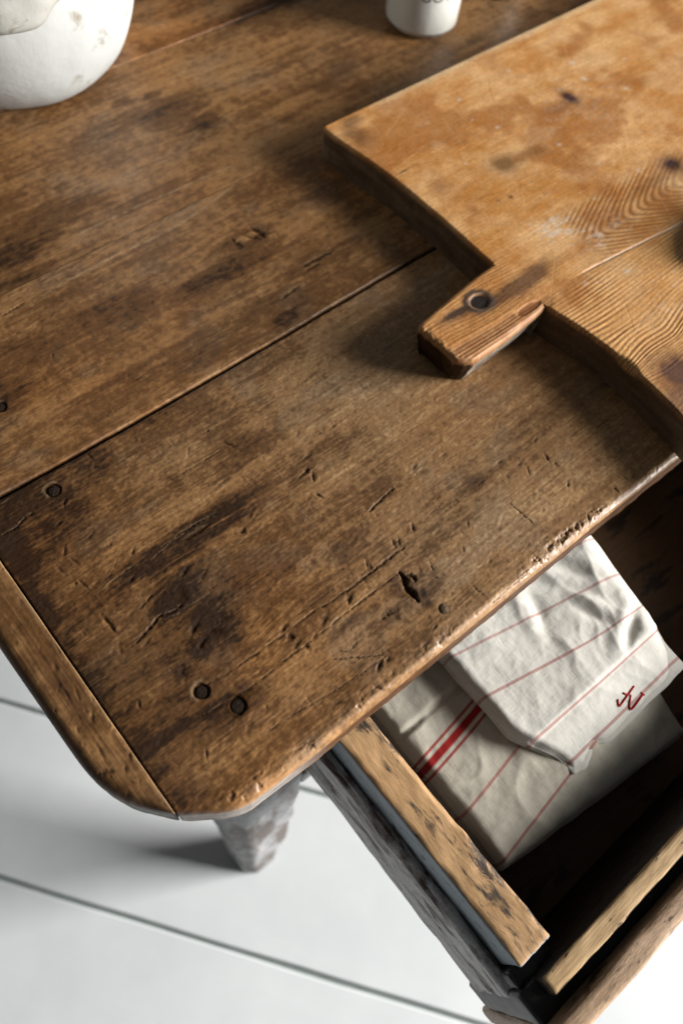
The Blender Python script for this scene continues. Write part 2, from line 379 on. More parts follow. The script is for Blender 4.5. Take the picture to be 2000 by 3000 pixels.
# ------------------------------------------------------------------ measured marks on the wood (metres on the table top)
CRACKS=[([(0.2147,0.1697),(0.2234,0.1714),(0.2292,0.1721),(0.2378,0.1735),(0.2468,0.174)],0.0006,0.0012),([(0.0298,0.1877),(0.0411,0.19),(0.0487,0.1919),(0.0559,0.1943),(0.0652,0.1917),(0.0748,0.1923)],0.0006,0.0009),([(0.0038,0.3073),(0.0151,0.3067),(0.0248,0.31),(0.0317,0.3099)],0.0005,0.0009),([(0.0335,0.1247),(0.0701,0.1198),(0.0983,0.1202),(0.1306,0.1201),(0.1652,0.121),(0.2042,0.1208)],0.0005,0.0005),([(0.0654,0.1364),(0.1096,0.1348),(0.1359,0.135),(0.1614,0.1329),(0.1896,0.133),(0.2167,0.1329)],0.0006,0.0006),([(0.1601,0.1332),(0.1857,0.1336),(0.2018,0.1337),(0.2199,0.1335)],0.0006,0.0006),([(0.0584,0.0919),(0.0868,0.0892),(0.1137,0.0852),(0.1396,0.0827),(0.1613,0.0824)],0.0004,0.0004),([(0.1248,0.1027),(0.1413,0.0927),(0.155,0.0831)],0.0005,0.0005),([(0.1329,0.1046),(0.1381,0.0998),(0.1483,0.101)],0.0005,0.0004),([(0.1192,0.2756),(0.1412,0.2749),(0.1644,0.2751)],0.0004,0.0004),([(0.0309,0.1895),(0.0414,0.1906),(0.0576,0.195)],0.0005,0.0006),([(0.0482,0.2061),(0.0608,0.21)],0.0005,0.0006),([(0.3028,0.1132),(0.3034,0.1003),(0.3046,0.0904)],0.0006,0.0007),([(0.3764,0.0759),(0.3753,0.0674)],0.0007,0.0008),([(0.3899,0.0788),(0.3894,0.0697)],0.0006,0.0007),([(0.2242,0.1154),(0.2216,0.1069)],0.0005,0.0005),([(0.2354,0.0829),(0.2363,0.073)],0.0007,0.0006),([(0.0968,0.4784),(0.1081,0.4786),(0.1188,0.4807)],0.0007,0.0008),([(0.2862,0.3639),(0.2971,0.3663),(0.3097,0.3677)],0.0012,0.0005),([(0.3226,0.3827),(0.3379,0.3826),(0.3582,0.3824)],0.0013,0.0006),([(0.3221,0.3775),(0.3386,0.3775)],0.0012,0.0005),([(0.2015,0.1215),(0.2021,0.1169),(0.1997,0.1126),(0.1979,0.1089),(0.199,0.1034),(0.1982,0.0976)],0.0019,0.0032),([(0.2049,0.1167),(0.2074,0.1127),(0.2059,0.1099)],0.0012,0.0015),([(0.1689,0.1027),(0.1754,0.1025),(0.1799,0.102)],0.0008,0.0008),([(0.1725,0.1047),(0.1788,0.1041)],0.0006,0.0006),([(0.0971,0.2305),(0.1091,0.2297),(0.1201,0.2298)],0.001,0.0006),([(0.0954,0.2359),(0.1079,0.2359),(0.1201,0.2351)],0.0006,0.0005),([(0.103,0.2365),(0.1185,0.2353),(0.132,0.2337)],0.0005,0.0005),([(0.3148,0.4444),(0.3186,0.4369),(0.3185,0.429)],0.0022,0.0012),([(0.2948,0.4456),(0.2948,0.4361),(0.2971,0.4299)],0.0015,0.0008)]
ARCS=[(0.1869,0.0965,0.0066,0.0022,-180,180,0.55),(0.1967,0.1109,0.0047,0.004,-180,180,0.5),(0.0807,0.1789,0.0161,0.0045,-125,45,0.6),(0.0707,0.1993,0.0063,0.003,-180,180,0.55),(0.0807,0.1789,0.0087,0.0025,-110,60,0.3)]
SCRATCH=[([(0.2468,0.174),(0.2661,0.1764),(0.2869,0.1797),(0.3152,0.1831)],0.0007),([(0.1834,0.2608),(0.1841,0.2485),(0.1839,0.2325),(0.1792,0.2111),(0.1779,0.1945),(0.1773,0.1765)],0.0006),([(0.1094,0.2086),(0.1405,0.2058),(0.1494,0.2075)],0.0005),([(0.345,0.1525),(0.359,0.152),(0.374,0.1523)],0.0008),([(0.3552,0.1867),(0.382,0.184)],0.0007),([(0.2393,0.167),(0.2811,0.1773),(0.3159,0.1829),(0.3339,0.1846)],0.0006),([(0.297,0.1187),(0.3272,0.1189),(0.3531,0.1208)],0.0006),([(0.2563,0.0781),(0.2745,0.0787),(0.297,0.0831)],0.0006),([(0.031,0.2311),(0.0465,0.2348),(0.0669,0.2351)],0.0004),([(0.0549,0.2165),(0.0493,0.1976),(0.0463,0.1905)],0.0004),([(0.0512,0.2072),(0.0492,0.1995),(0.0466,0.1925)],0.0003),([(0.0756,0.2325),(0.1041,0.2356),(0.1298,0.2332)],0.0004),([(0.1798,0.5214),(0.257,0.5219),(0.369,0.5176)],0.001),([(0.121,0.4779),(0.1936,0.4829),(0.2689,0.4829),(0.3427,0.4985)],0.001),([(0.1044,0.4926),(0.1616,0.4906),(0.2113,0.4979)],0.0006)]
PITS=[(0.1695,0.2755,0.0055,0.0022,-60,0.001),(0.1718,0.2719,0.0035,0.0016,-20,0.0008),(0.2089,0.2323,0.0055,0.0018,5,0.001),(0.198,0.2223,0.01,0.0016,5,0.0012),(0.2023,0.2163,0.004,0.0022,60,0.0014),(0.2019,0.2235,0.003,0.002,40,0.0012),(0.1898,0.2235,0.008,0.0013,3,0.0007),(0.1954,0.2015,0.004,0.0014,-70,0.0012),(0.2417,0.2419,0.0022,0.0018,0,0.0007),(0.217,0.253,0.002,0.0017,0,0.0005),(0.1643,0.2942,0.0018,0.0014,0,0.0009),(0.1587,0.31,0.001,0.001,0,0.0009),(0.1488,0.2521,0.009,0.002,5,0.0007),(0.1355,0.2117,0.0035,0.003,10,0.0009),(0.148,0.2184,0.006,0.004,30,0.0007),(0.1911,0.1585,0.008,0.003,10,0.0004),(0.2328,0.1409,0.0035,0.0022,60,0.0012),(0.2137,0.1404,0.004,0.002,70,0.0008),(0.2173,0.1387,0.004,0.0015,60,0.0008),(0.1882,0.1389,0.005,0.002,65,0.0008),(0.189,0.1363,0.004,0.0015,70,0.0007),(0.2142,0.1294,0.003,0.0015,-60,0.0005),(0.2442,0.1278,0.005,0.002,10,0.0006),(0.2659,0.1189,0.003,0.0015,50,0.0006),(0.1622,0.1266,0.005,0.004,30,0.0008),(0.3542,0.1229,0.005,0.0022,70,0.0011),(0.3557,0.1153,0.0035,0.002,90,0.0008),(0.3343,0.1235,0.004,0.002,60,0.0007),(0.3335,0.1319,0.005,0.002,10,0.0006),(0.3174,0.1299,0.003,0.0012,80,0.0005),(0.3497,0.0973,0.0035,0.0015,40,0.0011),(0.3872,0.1248,0.003,0.002,0,0.0005),(0.3582,0.1395,0.0035,0.002,20,0.0008),(0.3657,0.1396,0.004,0.0015,10,0.0005),(0.3183,0.0935,0.002,0.0015,0,0.0006),(0.2579,0.0884,0.002,0.0015,0,0.0006),(0.2496,0.1064,0.003,0.0014,60,0.0006),(0.2189,0.1029,0.0028,0.0012,-60,0.0006),(0.3033,0.0771,0.003,0.0016,0,0.0006),(0.3409,0.0684,0.004,0.0018,60,0.0012),(0.3329,0.0677,0.003,0.0015,40,0.0012),(0.1947,0.0767,0.003,0.0012,20,0.0008),(0.3284,0.1064,0.003,0.0025,0,0.0005),(0.2923,0.1725,0.005,0.002,5,0.0006),(0.2668,0.1773,0.004,0.0025,30,0.0007),(0.1149,0.1375,0.004,0.003,20,0.0009),(0.1156,0.1301,0.004,0.005,70,0.0012),(0.1153,0.1235,0.005,0.003,20,0.0009),(0.1272,0.121,0.003,0.002,10,0.0008),(0.1186,0.1184,0.0025,0.004,0,0.001),(0.1396,0.1251,0.006,0.0045,30,0.0008),(0.1623,0.1268,0.004,0.004,30,0.0008),(0.1478,0.0796,0.005,0.002,25,0.0012),(0.1549,0.079,0.003,0.002,25,0.0009),(0.0981,0.0896,0.0012,0.006,0,0.0003),(0.0936,0.1389,0.006,0.0015,-40,0.0005),(0.0471,0.1541,0.004,0.003,20,0.0006),(0.1109,0.0779,0.005,0.0015,-30,0.0007),(0.1376,0.0688,0.004,0.0015,-60,0.0009),(0.0325,0.2717,0.0045,0.0018,55,0.0008),(0.04,0.2922,0.004,0.0018,20,0.0008),(0.0332,0.2614,0.005,0.0014,-75,0.0007),(0.0291,0.2431,0.007,0.0014,-80,0.0007),(0.0273,0.2098,0.009,0.0022,-88,0.0013),(0.0224,0.2613,0.006,0.0018,-80,0.0006),(0.0256,0.247,0.0012,0.0012,0,0.0008),(0.056,0.227,0.004,0.0022,30,0.0008),(0.0676,0.2435,0.004,0.002,40,0.0007),(0.0511,0.2711,0.005,0.0012,20,0.0006),(0.0401,0.1841,0.0035,0.0022,20,0.0007),(0.0682,0.1722,0.005,0.004,30,0.0008),(0.0784,0.2315,0.006,0.0014,8,0.0006),(-0.0274,0.1996,0.003,0.0012,60,0.0005),(0.0142,0.1531,0.003,0.0014,60,0.0006),(0.0294,0.1035,0.003,0.0013,60,0.0008),(0.0142,0.1536,0.003,0.0011,60,0.0006),(0.0513,0.3037,0.004,0.002,50,0.0008),(0.0843,0.3268,0.006,0.0015,-80,0.0006),(0.0836,0.317,0.0035,0.003,0,0.0006),(0.1511,0.2159,0.006,0.003,20,0.0006),(0.1351,0.2109,0.003,0.003,0,0.0007),(0.0865,0.2099,0.007,0.003,30,0.0006),(0.0959,0.2006,0.007,0.003,30,0.0006),(0.0668,0.1614,0.006,0.003,25,0.0009),(0.0702,0.1737,0.006,0.003,20,0.0006),(0.11,0.4207,0.003,0.0012,60,0.0007),(0.2004,0.4223,0.004,0.002,60,0.0006),(0.1407,0.5485,0.004,0.003,0,0.0004),(0.3078,0.4365,0.011,0.004,-55,0.0016),(0.3155,0.4343,0.008,0.004,-20,0.0012),(0.3263,0.43,0.006,0.003,-10,0.001),(0.2956,0.4372,0.006,0.003,-10,0.001)]
STAINS=[(0.1048,0.2288,0.055,0.01,0.75),(0.1274,0.235,0.035,0.006,0.45),(0.0469,0.2963,0.02,0.022,0.45),(0.0311,0.3212,0.03,0.016,0.5),(0.0843,0.321,0.014,0.014,0.45),(0.0078,0.2969,0.01,0.022,0.6),(-0.0006,0.248,0.006,0.04,0.55),(0.07,0.2008,0.016,0.013,0.85),(0.085,0.2051,0.014,0.01,0.5),(0.083,0.1675,0.012,0.022,0.5),(0.067,0.1594,0.01,0.006,0.6),(0.0472,0.1548,0.01,0.008,0.4),(0.0045,0.1268,0.03,0.004,0.4),(0.0599,0.1165,0.022,0.009,0.55),(0.0672,0.1037,0.03,0.006,0.4),(0.1747,0.284,0.016,0.012,0.3),(0.1702,0.259,0.03,0.01,0.35),(0.2223,0.2246,0.03,0.01,0.35),(0.2956,0.1413,0.009,0.007,0.55),(0.2326,0.1797,0.016,0.007,0.35),(0.2041,0.3508,0.03,0.01,0.3),(0.2494,0.3179,0.03,0.01,0.3),(0.1976,0.2245,0.02,0.008,0.4),(0.1989,0.1122,0.01,0.009,0.8),(0.2005,0.1028,0.006,0.01,0.8),(0.2113,0.1046,0.014,0.009,0.4),(0.1744,0.1013,0.02,0.005,0.45),(0.1906,0.1581,0.02,0.008,0.35),(0.293,0.1401,0.009,0.007,0.55),(0.2359,0.1212,0.06,0.0035,0.35),(0.3725,0.1508,0.02,0.01,0.3),(0.3498,0.1502,0.014,0.004,0.4),(0.1741,0.1133,0.05,0.004,0.4),(0.1873,0.5519,0.045,0.018,0.5),(0.1372,0.5313,0.045,0.014,0.6),(0.1338,0.5042,0.03,0.006,0.5),(0.143,0.4329,0.05,0.012,0.35),(0.1864,0.4324,0.03,0.01,0.4),(0.0656,0.4113,0.016,0.016,0.6),(0.089,0.4374,0.03,0.012,0.4),(0.2785,0.4168,0.05,0.01,0.5),(0.2479,0.4204,0.022,0.006,0.55),(0.3101,0.4349,0.026,0.012,0.5),(0.3433,0.3804,0.04,0.01,0.4),(0.2777,0.3471,0.01,0.006,0.4),(0.208,0.3723,0.1,0.006,0.3),(0.1452,0.368,0.12,0.005,0.25),(0.3518,0.6046,0.03,0.026,0.35),(0.3431,0.6411,0.009,0.006,0.6),(0.3667,0.5815,0.013,0.01,0.6),(0.3149,0.6481,0.009,0.006,0.35),(0.2111,0.5782,0.008,0.006,0.4),(0.28,0.6224,0.03,0.012,0.25),(0.4323,0.5437,0.01,0.008,0.35),(0.4932,0.5589,0.012,0.008,0.35),(0.4051,0.5908,0.006,0.005,0.35),(0.2684,0.5257,0.06,0.008,0.3),(0.1787,0.555,0.05,0.014,0.45),(0.5335,0.7006,0.06,0.012,0.7),(0.3821,0.7221,0.04,0.02,-0.3),(0.4702,0.6067,0.06,0.02,-0.3),(0.388,0.4608,0.03,0.01,-0.35),(0.3666,0.4184,0.02,0.02,-0.35),(0.3049,0.4379,0.009,0.004,-1.4),(0.3281,0.4293,0.006,0.003,-0.9),(0.0751,0.1969,0.008,0.006,0.9)]
KNOTS=[(0.0727,0.1948,0.012,0.05),(0.0877,0.1715,0.014,0.04),(0.2001,0.1113,0.01,0.05),(0.1869,0.0965,0.009,0.04),(0.293,0.1401,0.004,0.03),(0.3101,0.4349,0.014,0.06),(0.3518,0.6046,0.015,0.06),(0.1893,0.1599,0.008,0.03)]
NAILS=[(0.0502,0.3172,0.0052,0),(0.0487,0.1367,0.0056,1),(0.0612,0.1155,0.0062,2),(0.2084,0.0827,0.0042,3),(0.0552,0.4018,0.0045,0)]
BPITS=[(-0.0132,0.2053,0.003,0.002,80,0.0005),(-0.0115,0.1818,0.005,0.0012,80,0.0006),(-0.0187,0.2424,0.004,0.004,0,0.0003),(-0.0061,0.2127,0.006,0.0012,85,0.0004),(-0.0165,0.1857,0.005,0.001,85,0.0005),(-0.0117,0.164,0.0035,0.0022,60,0.0007),(-0.0127,0.126,0.003,0.0018,60,0.0007),(-0.024,0.1318,0.006,0.002,-30,0.0012),(-0.0066,0.1308,0.003,0.002,60,0.0005),(-0.0211,0.1105,0.004,0.002,60,0.0008),(-0.0125,0.2047,0.003,0.002,80,0.0004),(-0.0188,0.1438,0.006,0.001,85,0.0006),(-0.0062,0.1495,0.002,0.002,0,0.0004)]


NAILS = [(x, y, r*(.86 if k else .95), k) for x, y, r, k in NAILS]
def near(arr, lo, hi): return np.nonzero((arr >= lo) & (arr <= hi))[0]
class Marks:
    """adds dents, cracks, scratches and stains to a regular top grid (X, Y); collects height and colour masks"""
    def __init__(s, X, Y):
        s.X, s.Y = X, Y; s.H = np.zeros_like(X); s.dark = np.zeros_like(X); s.light = np.zeros_like(X); s.xs = X.mean(1)
    def win(s, x, y, r):
        i = near(s.xs, x-r-.001, x+r+.001)
        if len(i) == 0: return None
        sl = slice(i[0], i[-1]+1); lo = s.Y[sl].min(0); hi = s.Y[sl].max(0); j = np.nonzero((hi >= y-r-.001) & (lo <= y+r+.001))[0]
        if len(j) == 0: return None
        return sl, slice(j[0], j[-1]+1)
    def pit(s, x, y, rx, ry, ang, d, crisp=True, seed=0):
        w_ = s.win(x, y, max(rx, ry)*2.2)
        if w_ is None: return
        X = s.X[w_]; Y = s.Y[w_]; a = math.radians(ang); dx = X-x; dy = Y-y
        wob = 1+.55*pn(X*420+seed, Y*420, 11)
        u = (dx*math.cos(a)+dy*math.sin(a))/rx/wob; v = (-dx*math.sin(a)+dy*math.cos(a))/ry/wob
        r2 = u*u+v*v; g = np.exp(-r2*1.1)
        if crisp: g = g*(.25+.75*sst(-.35, .12, v+.3*pn(X*600, Y*600, 3)))
        s.H[w_] -= d*g; s.H[w_] += d*.10*np.exp(-((np.sqrt(r2)-1.5)/.45)**2)
        s.dark[w_] = np.maximum(s.dark[w_], np.clip(g*min(1., d/.0010)*.8, 0, 1))
    def line(s, pts, wd, depth, light=False, seed=0):
        p = np.asarray(pts); p = spline(p, 6) if len(p) > 2 else p
        w_ = near(s.xs, p[:, 0].min()-.006, p[:, 0].max()+.006)
        if len(w_) == 0: return
        w_ = slice(w_[0], w_[-1]+1); lo = s.Y[w_].min(0); hi = s.Y[w_].max(0); j = np.nonzero((hi >= p[:, 1].min()-.006) & (lo <= p[:, 1].max()+.006))[0]
        if len(j) == 0: return
        w_ = (w_, slice(j[0], j[-1]+1)); X = s.X[w_]; Y = s.Y[w_]
        Xw = X+.0009*pn(X*160, Y*160, 21+seed)+.0005*pn(X*480, Y*480, 23+seed); Yw = Y+.0009*pn(X*160, Y*160, 22+seed)+.0005*pn(X*480, Y*480, 24+seed)
        D = np.full(X.shape, 9.); T = np.zeros_like(X); tot = len(p)-1; S = np.zeros_like(X)
        for k in range(tot):
            a, b = p[k], p[k+1]; ab = b-a; L2 = ab@ab+1e-12
            t = np.clip(((Xw-a[0])*ab[0]+(Yw-a[1])*ab[1])/L2, 0, 1)
            d = np.hypot(Xw-a[0]-t*ab[0], Yw-a[1]-t*ab[1]); m_ = d < D
            D = np.where(m_, d, D); T = np.where(m_, (k+t)/tot, T)
            S = np.where(m_, ((Xw-a[0])*-ab[1]+(Yw-a[1])*ab[0])/math.sqrt(L2), S)
        W = wd*(.55+.9*np.clip(.5+pn(T*14+seed*3, T*0+seed, 5), 0, 1))*np.clip(np.minimum(T, 1-T)*9, .25, 1)
        brk = sst(-.25, .15, pn(T*9*tot**.5+seed*7, T*0+.5, 6)+.15)
        if wd > .0009: brk = brk*0+1; W = wd*(.6+.8*np.clip(.5+pn(T*5+seed*3, T*0+seed, 5), 0, 1))*np.clip(np.minimum(T, 1-T)*5, .3, 1)
        g = np.exp(-(D/W)**2)*(.25+.75*brk)
        if light:
            s.light[w_] = np.maximum(s.light[w_], (.95 if wd > .00075 else .5)*g); s.H[w_] += .00012*g-.00010*np.exp(-((S+W*1.4)/W)**2)*(D < W*4)
        else:
            s.H[w_] -= depth*g; s.dark[w_] = np.maximum(s.dark[w_], .92*g)
            s.light[w_] = np.maximum(s.light[w_], brk*.22*np.exp(-((S-W*2.0)/(W*1.0))**2)*(D < W*4)*np.clip(np.minimum(T, 1-T)*12, 0, 1))

KN = KNOTS
def graincoord(X, Y):
    g = Y+.0035*pn(X*5, Y*9, 101)+.0012*pn(X*16, Y*30, 102)
    for kx, ky, r, Lx in KN:
        e = np.exp(-((X-kx)/Lx)**2)*np.exp(-((Y-ky)/(r*3.2))**2); dy = Y-ky
        g = g-np.sign(dy)*r*.75*e*(1-np.exp(-np.abs(dy)/r*2))
    return g
D0 = np.array([.032, .0140, .0050]); D1 = np.array([.134, .064, .0225]); D2 = np.array([.285, .154, .062]); D3 = np.array([.46, .284, .134])
def tone(t):
    t = np.clip(t, 0, 1); c = mix(D0, D1, sst(0, .38, t)); c = mix(c, D2, sst(.36, .68, t)); return mix(c, D3, sst(.68, 1.0, t))

def wood_top(X, Y, seed, bias, warm, marks=True, rough=1.0, ndents=0, xr=(0, .6), edge_front=None, seamdark=None):
    """height (m) and colour of a table-top board over the grid"""
    g = graincoord(X, Y)
    s1 = fbm(X*1.6, g*42, seed+1, 4); s2 = fbm(X*3.5, g*210, seed+2, 3); s3 = pn(X*16, g*850, seed+3)
    bl = fbm(X*9, Y*13, seed+4, 4, .55); bl2 = fbm(X*34, Y*46, seed+5, 4, .6); mot = fbm(X*120, Y*170, seed+6, 3, .6)
    soft = .62-.30*sst(.08, .34, X) if seed == 10 else .55
    ln = ridge(X*.8, g*95, seed+47, 1); ln2 = ridge(X*1.1, g*150, seed+48, 1)
    t = .57+bias+.17*s1+.12*s2+.045*s3+soft*(.32*bl+.20*bl2)+.18*mot+(.17*fbm(X*240, Y*460, seed+49, 2) if seed == 10 else .10*fbm(X*240, Y*400, seed+49, 2))+.22*sst(.88, .97, ln)-.18*sst(.90, .98, ln2)
    H = .00045*fbm(X*14, Y*22, seed+8, 3)+.00012*s2*rough+.00007*s3*rough
    lea = ridge(X*95, Y*150, seed+9, 4); msk = sst(-.15, .35, fbm(X*22, Y*26, seed+10, 3))
    H = H+.00022*rough*(lea-.3)*(.35+msk)+.00012*rough*fbm(X*300, Y*420, seed+12, 2)
    fib = ridge(X*26, g*420, seed+13, 2); H = H+.00010*rough*(fib-.4)*sst(-.1, .4, fbm(X*12, Y*30, seed+14, 2))
    mk = Marks(X, Y)
    if marks:
        for k, (pts, wd, d) in enumerate(CRACKS): mk.line(pts, wd, d, False, k)
        for k, (pts, wd) in enumerate(SCRATCH): mk.line(pts, wd*.8, 0, True, 40+k)
        for k, (x, y, rx, ry, a, d) in enumerate(PITS): mk.pit(x, y, rx*.78, ry*.78, a, d*.95, True, k)
        for x, y, r, k in NAILS:
            w_ = mk.win(x, y, r*3)
            if w_ is None: continue
            Xw, Yw = X[w_], Y[w_]; rr = np.hypot(Xw-x, Yw-y)*(1+.10*pn(Xw*260, Yw*260, 77)+.28*pn(Xw*110+k, Yw*110, 78))
            if k == 3: mk.H[w_] -= .0003*np.exp(-((rr-r)/.0005)**2); mk.dark[w_] = np.maximum(mk.dark[w_], .6*np.exp(-((rr-r)/.0006)**2)); continue
            mk.H[w_] -= .0016*(1-sst(r*.92, r*1.10, rr)); mk.dark[w_] = np.maximum(mk.dark[w_], .75*(1-sst(r*1.0, r*(1.25 if k < 2 else 1.9), rr)))
            if k == 1: mk.light[w_] = np.maximum(mk.light[w_], .6*np.exp(-((rr-r*1.28)/.0011)**2)*sst(-.2, .5, (Yw-y-(Xw-x)*.9)/r))
            if k == 0: mk.light[w_] = np.maximum(mk.light[w_], .5*np.exp(-((rr-r*1.3)/.0008)**2)*sst(-.3, .5, (Yw-y-(Xw-x)*.6)/r))
    if marks:
        for k, (x, y, r, wd, a0, a1, st) in enumerate(ARCS):
            w_ = mk.win(x, y, r+wd*4)
            if w_ is None: continue
            Xw, Yw = X[w_], Y[w_]; rr = np.hypot(Xw-x, Yw-y)*(1+.22*pn(Xw*70, Yw*70, 60+k)); an = np.degrees(np.arctan2(Yw-y, Xw-x))
            mid = (a0+a1)/2; hw = (a1-a0)/2; da = np.abs((an-mid+180) % 360-180); am = 1-sst(hw*.6, hw, da) if hw < 179 else 1.0
            v = np.exp(-((rr-r)/wd)**2)*am*np.clip(.55+1.1*fbm(Xw*130, Yw*130, 61+k, 3, .6), 0, 1.3)
            mk.dark[w_] = np.maximum(mk.dark[w_], np.clip(st*v, 0, 1)); mk.H[w_] += v*.0005*(ridge(Xw*190, Yw*190, 62+k, 2)-.55)
    if marks:
        for x, y, r, k in NAILS:
            w_ = mk.win(x, y, .03)
            if w_ is None or k == 3: continue
            Xw, Yw = X[w_], Y[w_]; r2 = ((Xw-x)/(.014+.006*k))**2+((g[w_]-np.median(g[w_][np.hypot(Xw-x, Yw-y) < r] if (np.hypot(Xw-x, Yw-y) < r).any() else y))/(.0045+.0015*k))**2
            mk.dark[w_] = np.maximum(mk.dark[w_], (.35+.1*k)*np.exp(-r2)*np.clip(.6+1.2*fbm(Xw*60, Yw*200, 88, 3), 0, 1))
    rng = np.random.RandomState(seed+500)
    ylo, yhi = Y.min(), Y.max()
    for k in range(ndents):
        x = rng.uniform(*xr); y = rng.uniform(ylo, yhi); sz = .0006+.0016*rng.rand()**2.2
        el = rng.uniform(1, 2.6); ang = rng.choice([rng.normal(5, 10), rng.normal(65, 25), rng.normal(-60, 25)])
        mk.pit(x, y, sz*el, sz, ang, .00008+.00036*rng.rand()**1.8, True, k+200)
    for k in range(ndents//14):
        x = rng.uniform(*xr); y = rng.uniform(ylo, yhi); ln = rng.uniform(.01, .06); an = rng.normal(0, .035) if rng.rand() < .92 else rng.normal(1.1, .5)
        q = [(x, y), (x+ln*.5*math.cos(an), y+ln*.5*math.sin(an)+rng.normal(0, .0006)), (x+ln*math.cos(an), y+ln*math.sin(an))]
        mk.line(q, .00025, .00025, rng.rand() < .5, 300+k)
    dk = np.zeros_like(X); lt = np.zeros_like(X)
    if marks:
        for k, (x, y, rx, ry, st) in enumerate(STAINS):
            w_ = mk.win(x, y, rx*2.5)
            if w_ is None: continue
            Xw, Yw = X[w_], Y[w_]; wob = .45*fbm(Xw*40, Yw*70, 900+k, 4, .6)
            r2 = ((Xw-x)/rx)**2+((Yw-y)/ry)**2; fb = .5+1.5*fbm(Xw*20, g[w_]*330, 950+k, 3); v = np.clip((1.35*np.exp(-r2*.9)+1.1*wob*np.exp(-r2*.35))*(.55+.55*fb), 0, 1); v = sst(.10, .75, v)
            (dk if st > 0 else lt)[w_] = np.maximum((dk if st > 0 else lt)[w_], v*abs(st))
    # rough torn grain inside the dark stains
    H = H+dk*.00038*rough*(ridge(X*110, g*260, seed+20, 3)-.3)
    t = t-.60*dk+.30*lt+(-.12*sst(.16, .0, X)+.19*sst(.10, .40, X))*(seed == 10)  # near plank: darker stained end; paler right from wear and painted-in window sheen
    fl = sst(.42, .60, ridge(X*34, g*560, seed+45, 2)*.8+.35*pn(X*40, Y*60, seed+46)); t = t-.09*fl*rough
    if seamdark is not None: t = t-.30*seamdark(X, Y)*(.6+.8*np.clip(.5+fbm(X*60, Y*60, seed+30, 3), 0, 1))
    # hollows keep dirt, high spots are rubbed
    t = t+np.clip((H)*180, -.12, .12)
    c = tone(t)
    hue = fbm(X*6, Y*9, seed+40, 3)
    if seed == 10: c = mix(c, c.mean(-1, keepdims=True)*np.array([1.32, 1.0, .66]), .16*sst(.05, .35, X))
    c = c*(1+np.stack([warm+.10*hue, .0*hue, -warm-.14*hue], -1))
    green = sst(.12, .4, fbm(X*16, Y*24, seed+41, 3))*.14
    c = mix(c, c.mean(-1, keepdims=True)*np.array([.98, 1.04, .86]), green)
    if edge_front is not None:
        e, rub = edge_front(X, Y)
        H = H+e
        c = mix(c, np.array([.29, .195, .115]), rub*.65)
    H = H+mk.H
    c = mix(c, np.array([.36, .25, .14]), np.clip(mk.light, 0, 1)*.75)
    c = mix(c, np.array([.016, .009, .005]), np.clip(mk.dark, 0, 1)*.92)
    return H, np.concatenate([c, (1-.92*np.clip(mk.dark*1.6+.35*dk, 0, 1))[..., None]], -1)
def cached(fn):
    box = {}
    def run(X, Y):
        if 'r' not in box: box['r'] = fn(X, Y)
        return box['r']
    return (lambda X, Y: run(X, Y)[0]), (lambda X, Y: run(X, Y)[1])

# ------------------------------------------------------------------ floor
fl_dir = math.radians(-54.5)
fm = bpy.data.meshes.new('floor'); bm = bmesh.new()
for p in ((-3, -3), (3, -3), (3, 3), (-3, 3)): bm.verts.new((p[0], p[1], -.008))
bm.faces.new(bm.verts[:]); bm.to_mesh(fm); bm.free()
floor = tag(link('floor', fm, MAT_SUB), None, None, kind='structure')
nx, ny = -math.sin(fl_dir), math.cos(fl_dir)            # across the boards
if nx*.812+ny*.584 < 0: nx, ny = -nx, -ny
PW = .2285; off0 = -.027
for k in range(-13, 13):
    o0 = off0+k*PW+.003; o1 = off0+(k+1)*PW-.003
    bm = bmesh.new()
    z = lambda: 0
    rows = [(o0, -.02), (o0, -.0018), (o0+.0022, 0.), (o1-.0022, 0.), (o1, -.0018), (o1, -.02)]
    s_ = np.linspace(-4, 4, 161); vs = []
    rng = np.random.RandomState(900+k); dz = rng.uniform(-.0008, .0008)
    for t_ in s_:
        j = .0022*float(pn(np.array(t_*6.), np.array(k*3.7), 5)); j2 = .0022*float(pn(np.array(t_*6.), np.array(k*3.7+9), 6))
        vs.append([bm.verts.new((t_*math.cos(fl_dir)+(o+(j if q < 3 else j2))*nx, t_*math.sin(fl_dir)+(o+(j if q < 3 else j2))*ny, zz+dz-.0008)) for q, (o, zz) in enumerate(rows)])
    for a_, b_ in zip(vs[:-1], vs[1:]):
        for q in range(5): bm.faces.new((a_[q], a_[q+1], b_[q+1], b_[q]))
    bmesh.ops.recalc_face_normals(bm, faces=bm.faces[:])
    me = bpy.data.meshes.new('floor_plank'); bm.to_mesh(me); bm.free()
    if me.polygons[2].normal.z < 0: me.flip_normals()
    o = link('floor_plank', me, MAT_FLOOR, floor)
    # material coordinates follow the board
    o.data.transform(Matrix.Rotation(-fl_dir, 4, 'Z')); o.rotation_euler = (0, 0, fl_dir)

# ------------------------------------------------------------------ the table
table = empty('table', (.35, .45, 0), 'old brown plank table with rounded corner and worn grey painted legs', 'table')
CORNER = np.array([(-.0045, .0868), (.0, .0832), (.0074, .0778), (.0150, .0722), (.0235, .0677), (.0310, .0656), (.0396, .0646), (.0767, .0632), (.13, .0628), (.25, .0626), (.36, .0622), (.46, .0612), (.60, .0615), (2.0, .0615)])
def yfront(x): return np.interp(x, *spline(CORNER, 8).T)
XEND = 1.70
def ax(*segs):
    out = [np.array([segs[0][0]])]
    for a, b, st in segs: out.append(np.linspace(a, b, max(2, int(round((b-a)/st))+1))[1:])
    return np.concatenate(out)
xs = ax((-.0036, -.0010, .0003), (-.0010, .50, .00072), (.50, .75, .003), (.75, XEND, .02))
def rows(lo, hi, st, e0, e1):
    a = np.concatenate([[0], np.cumsum(e0)]); b = np.concatenate([[0], np.cumsum(e1)]); return a, b, st
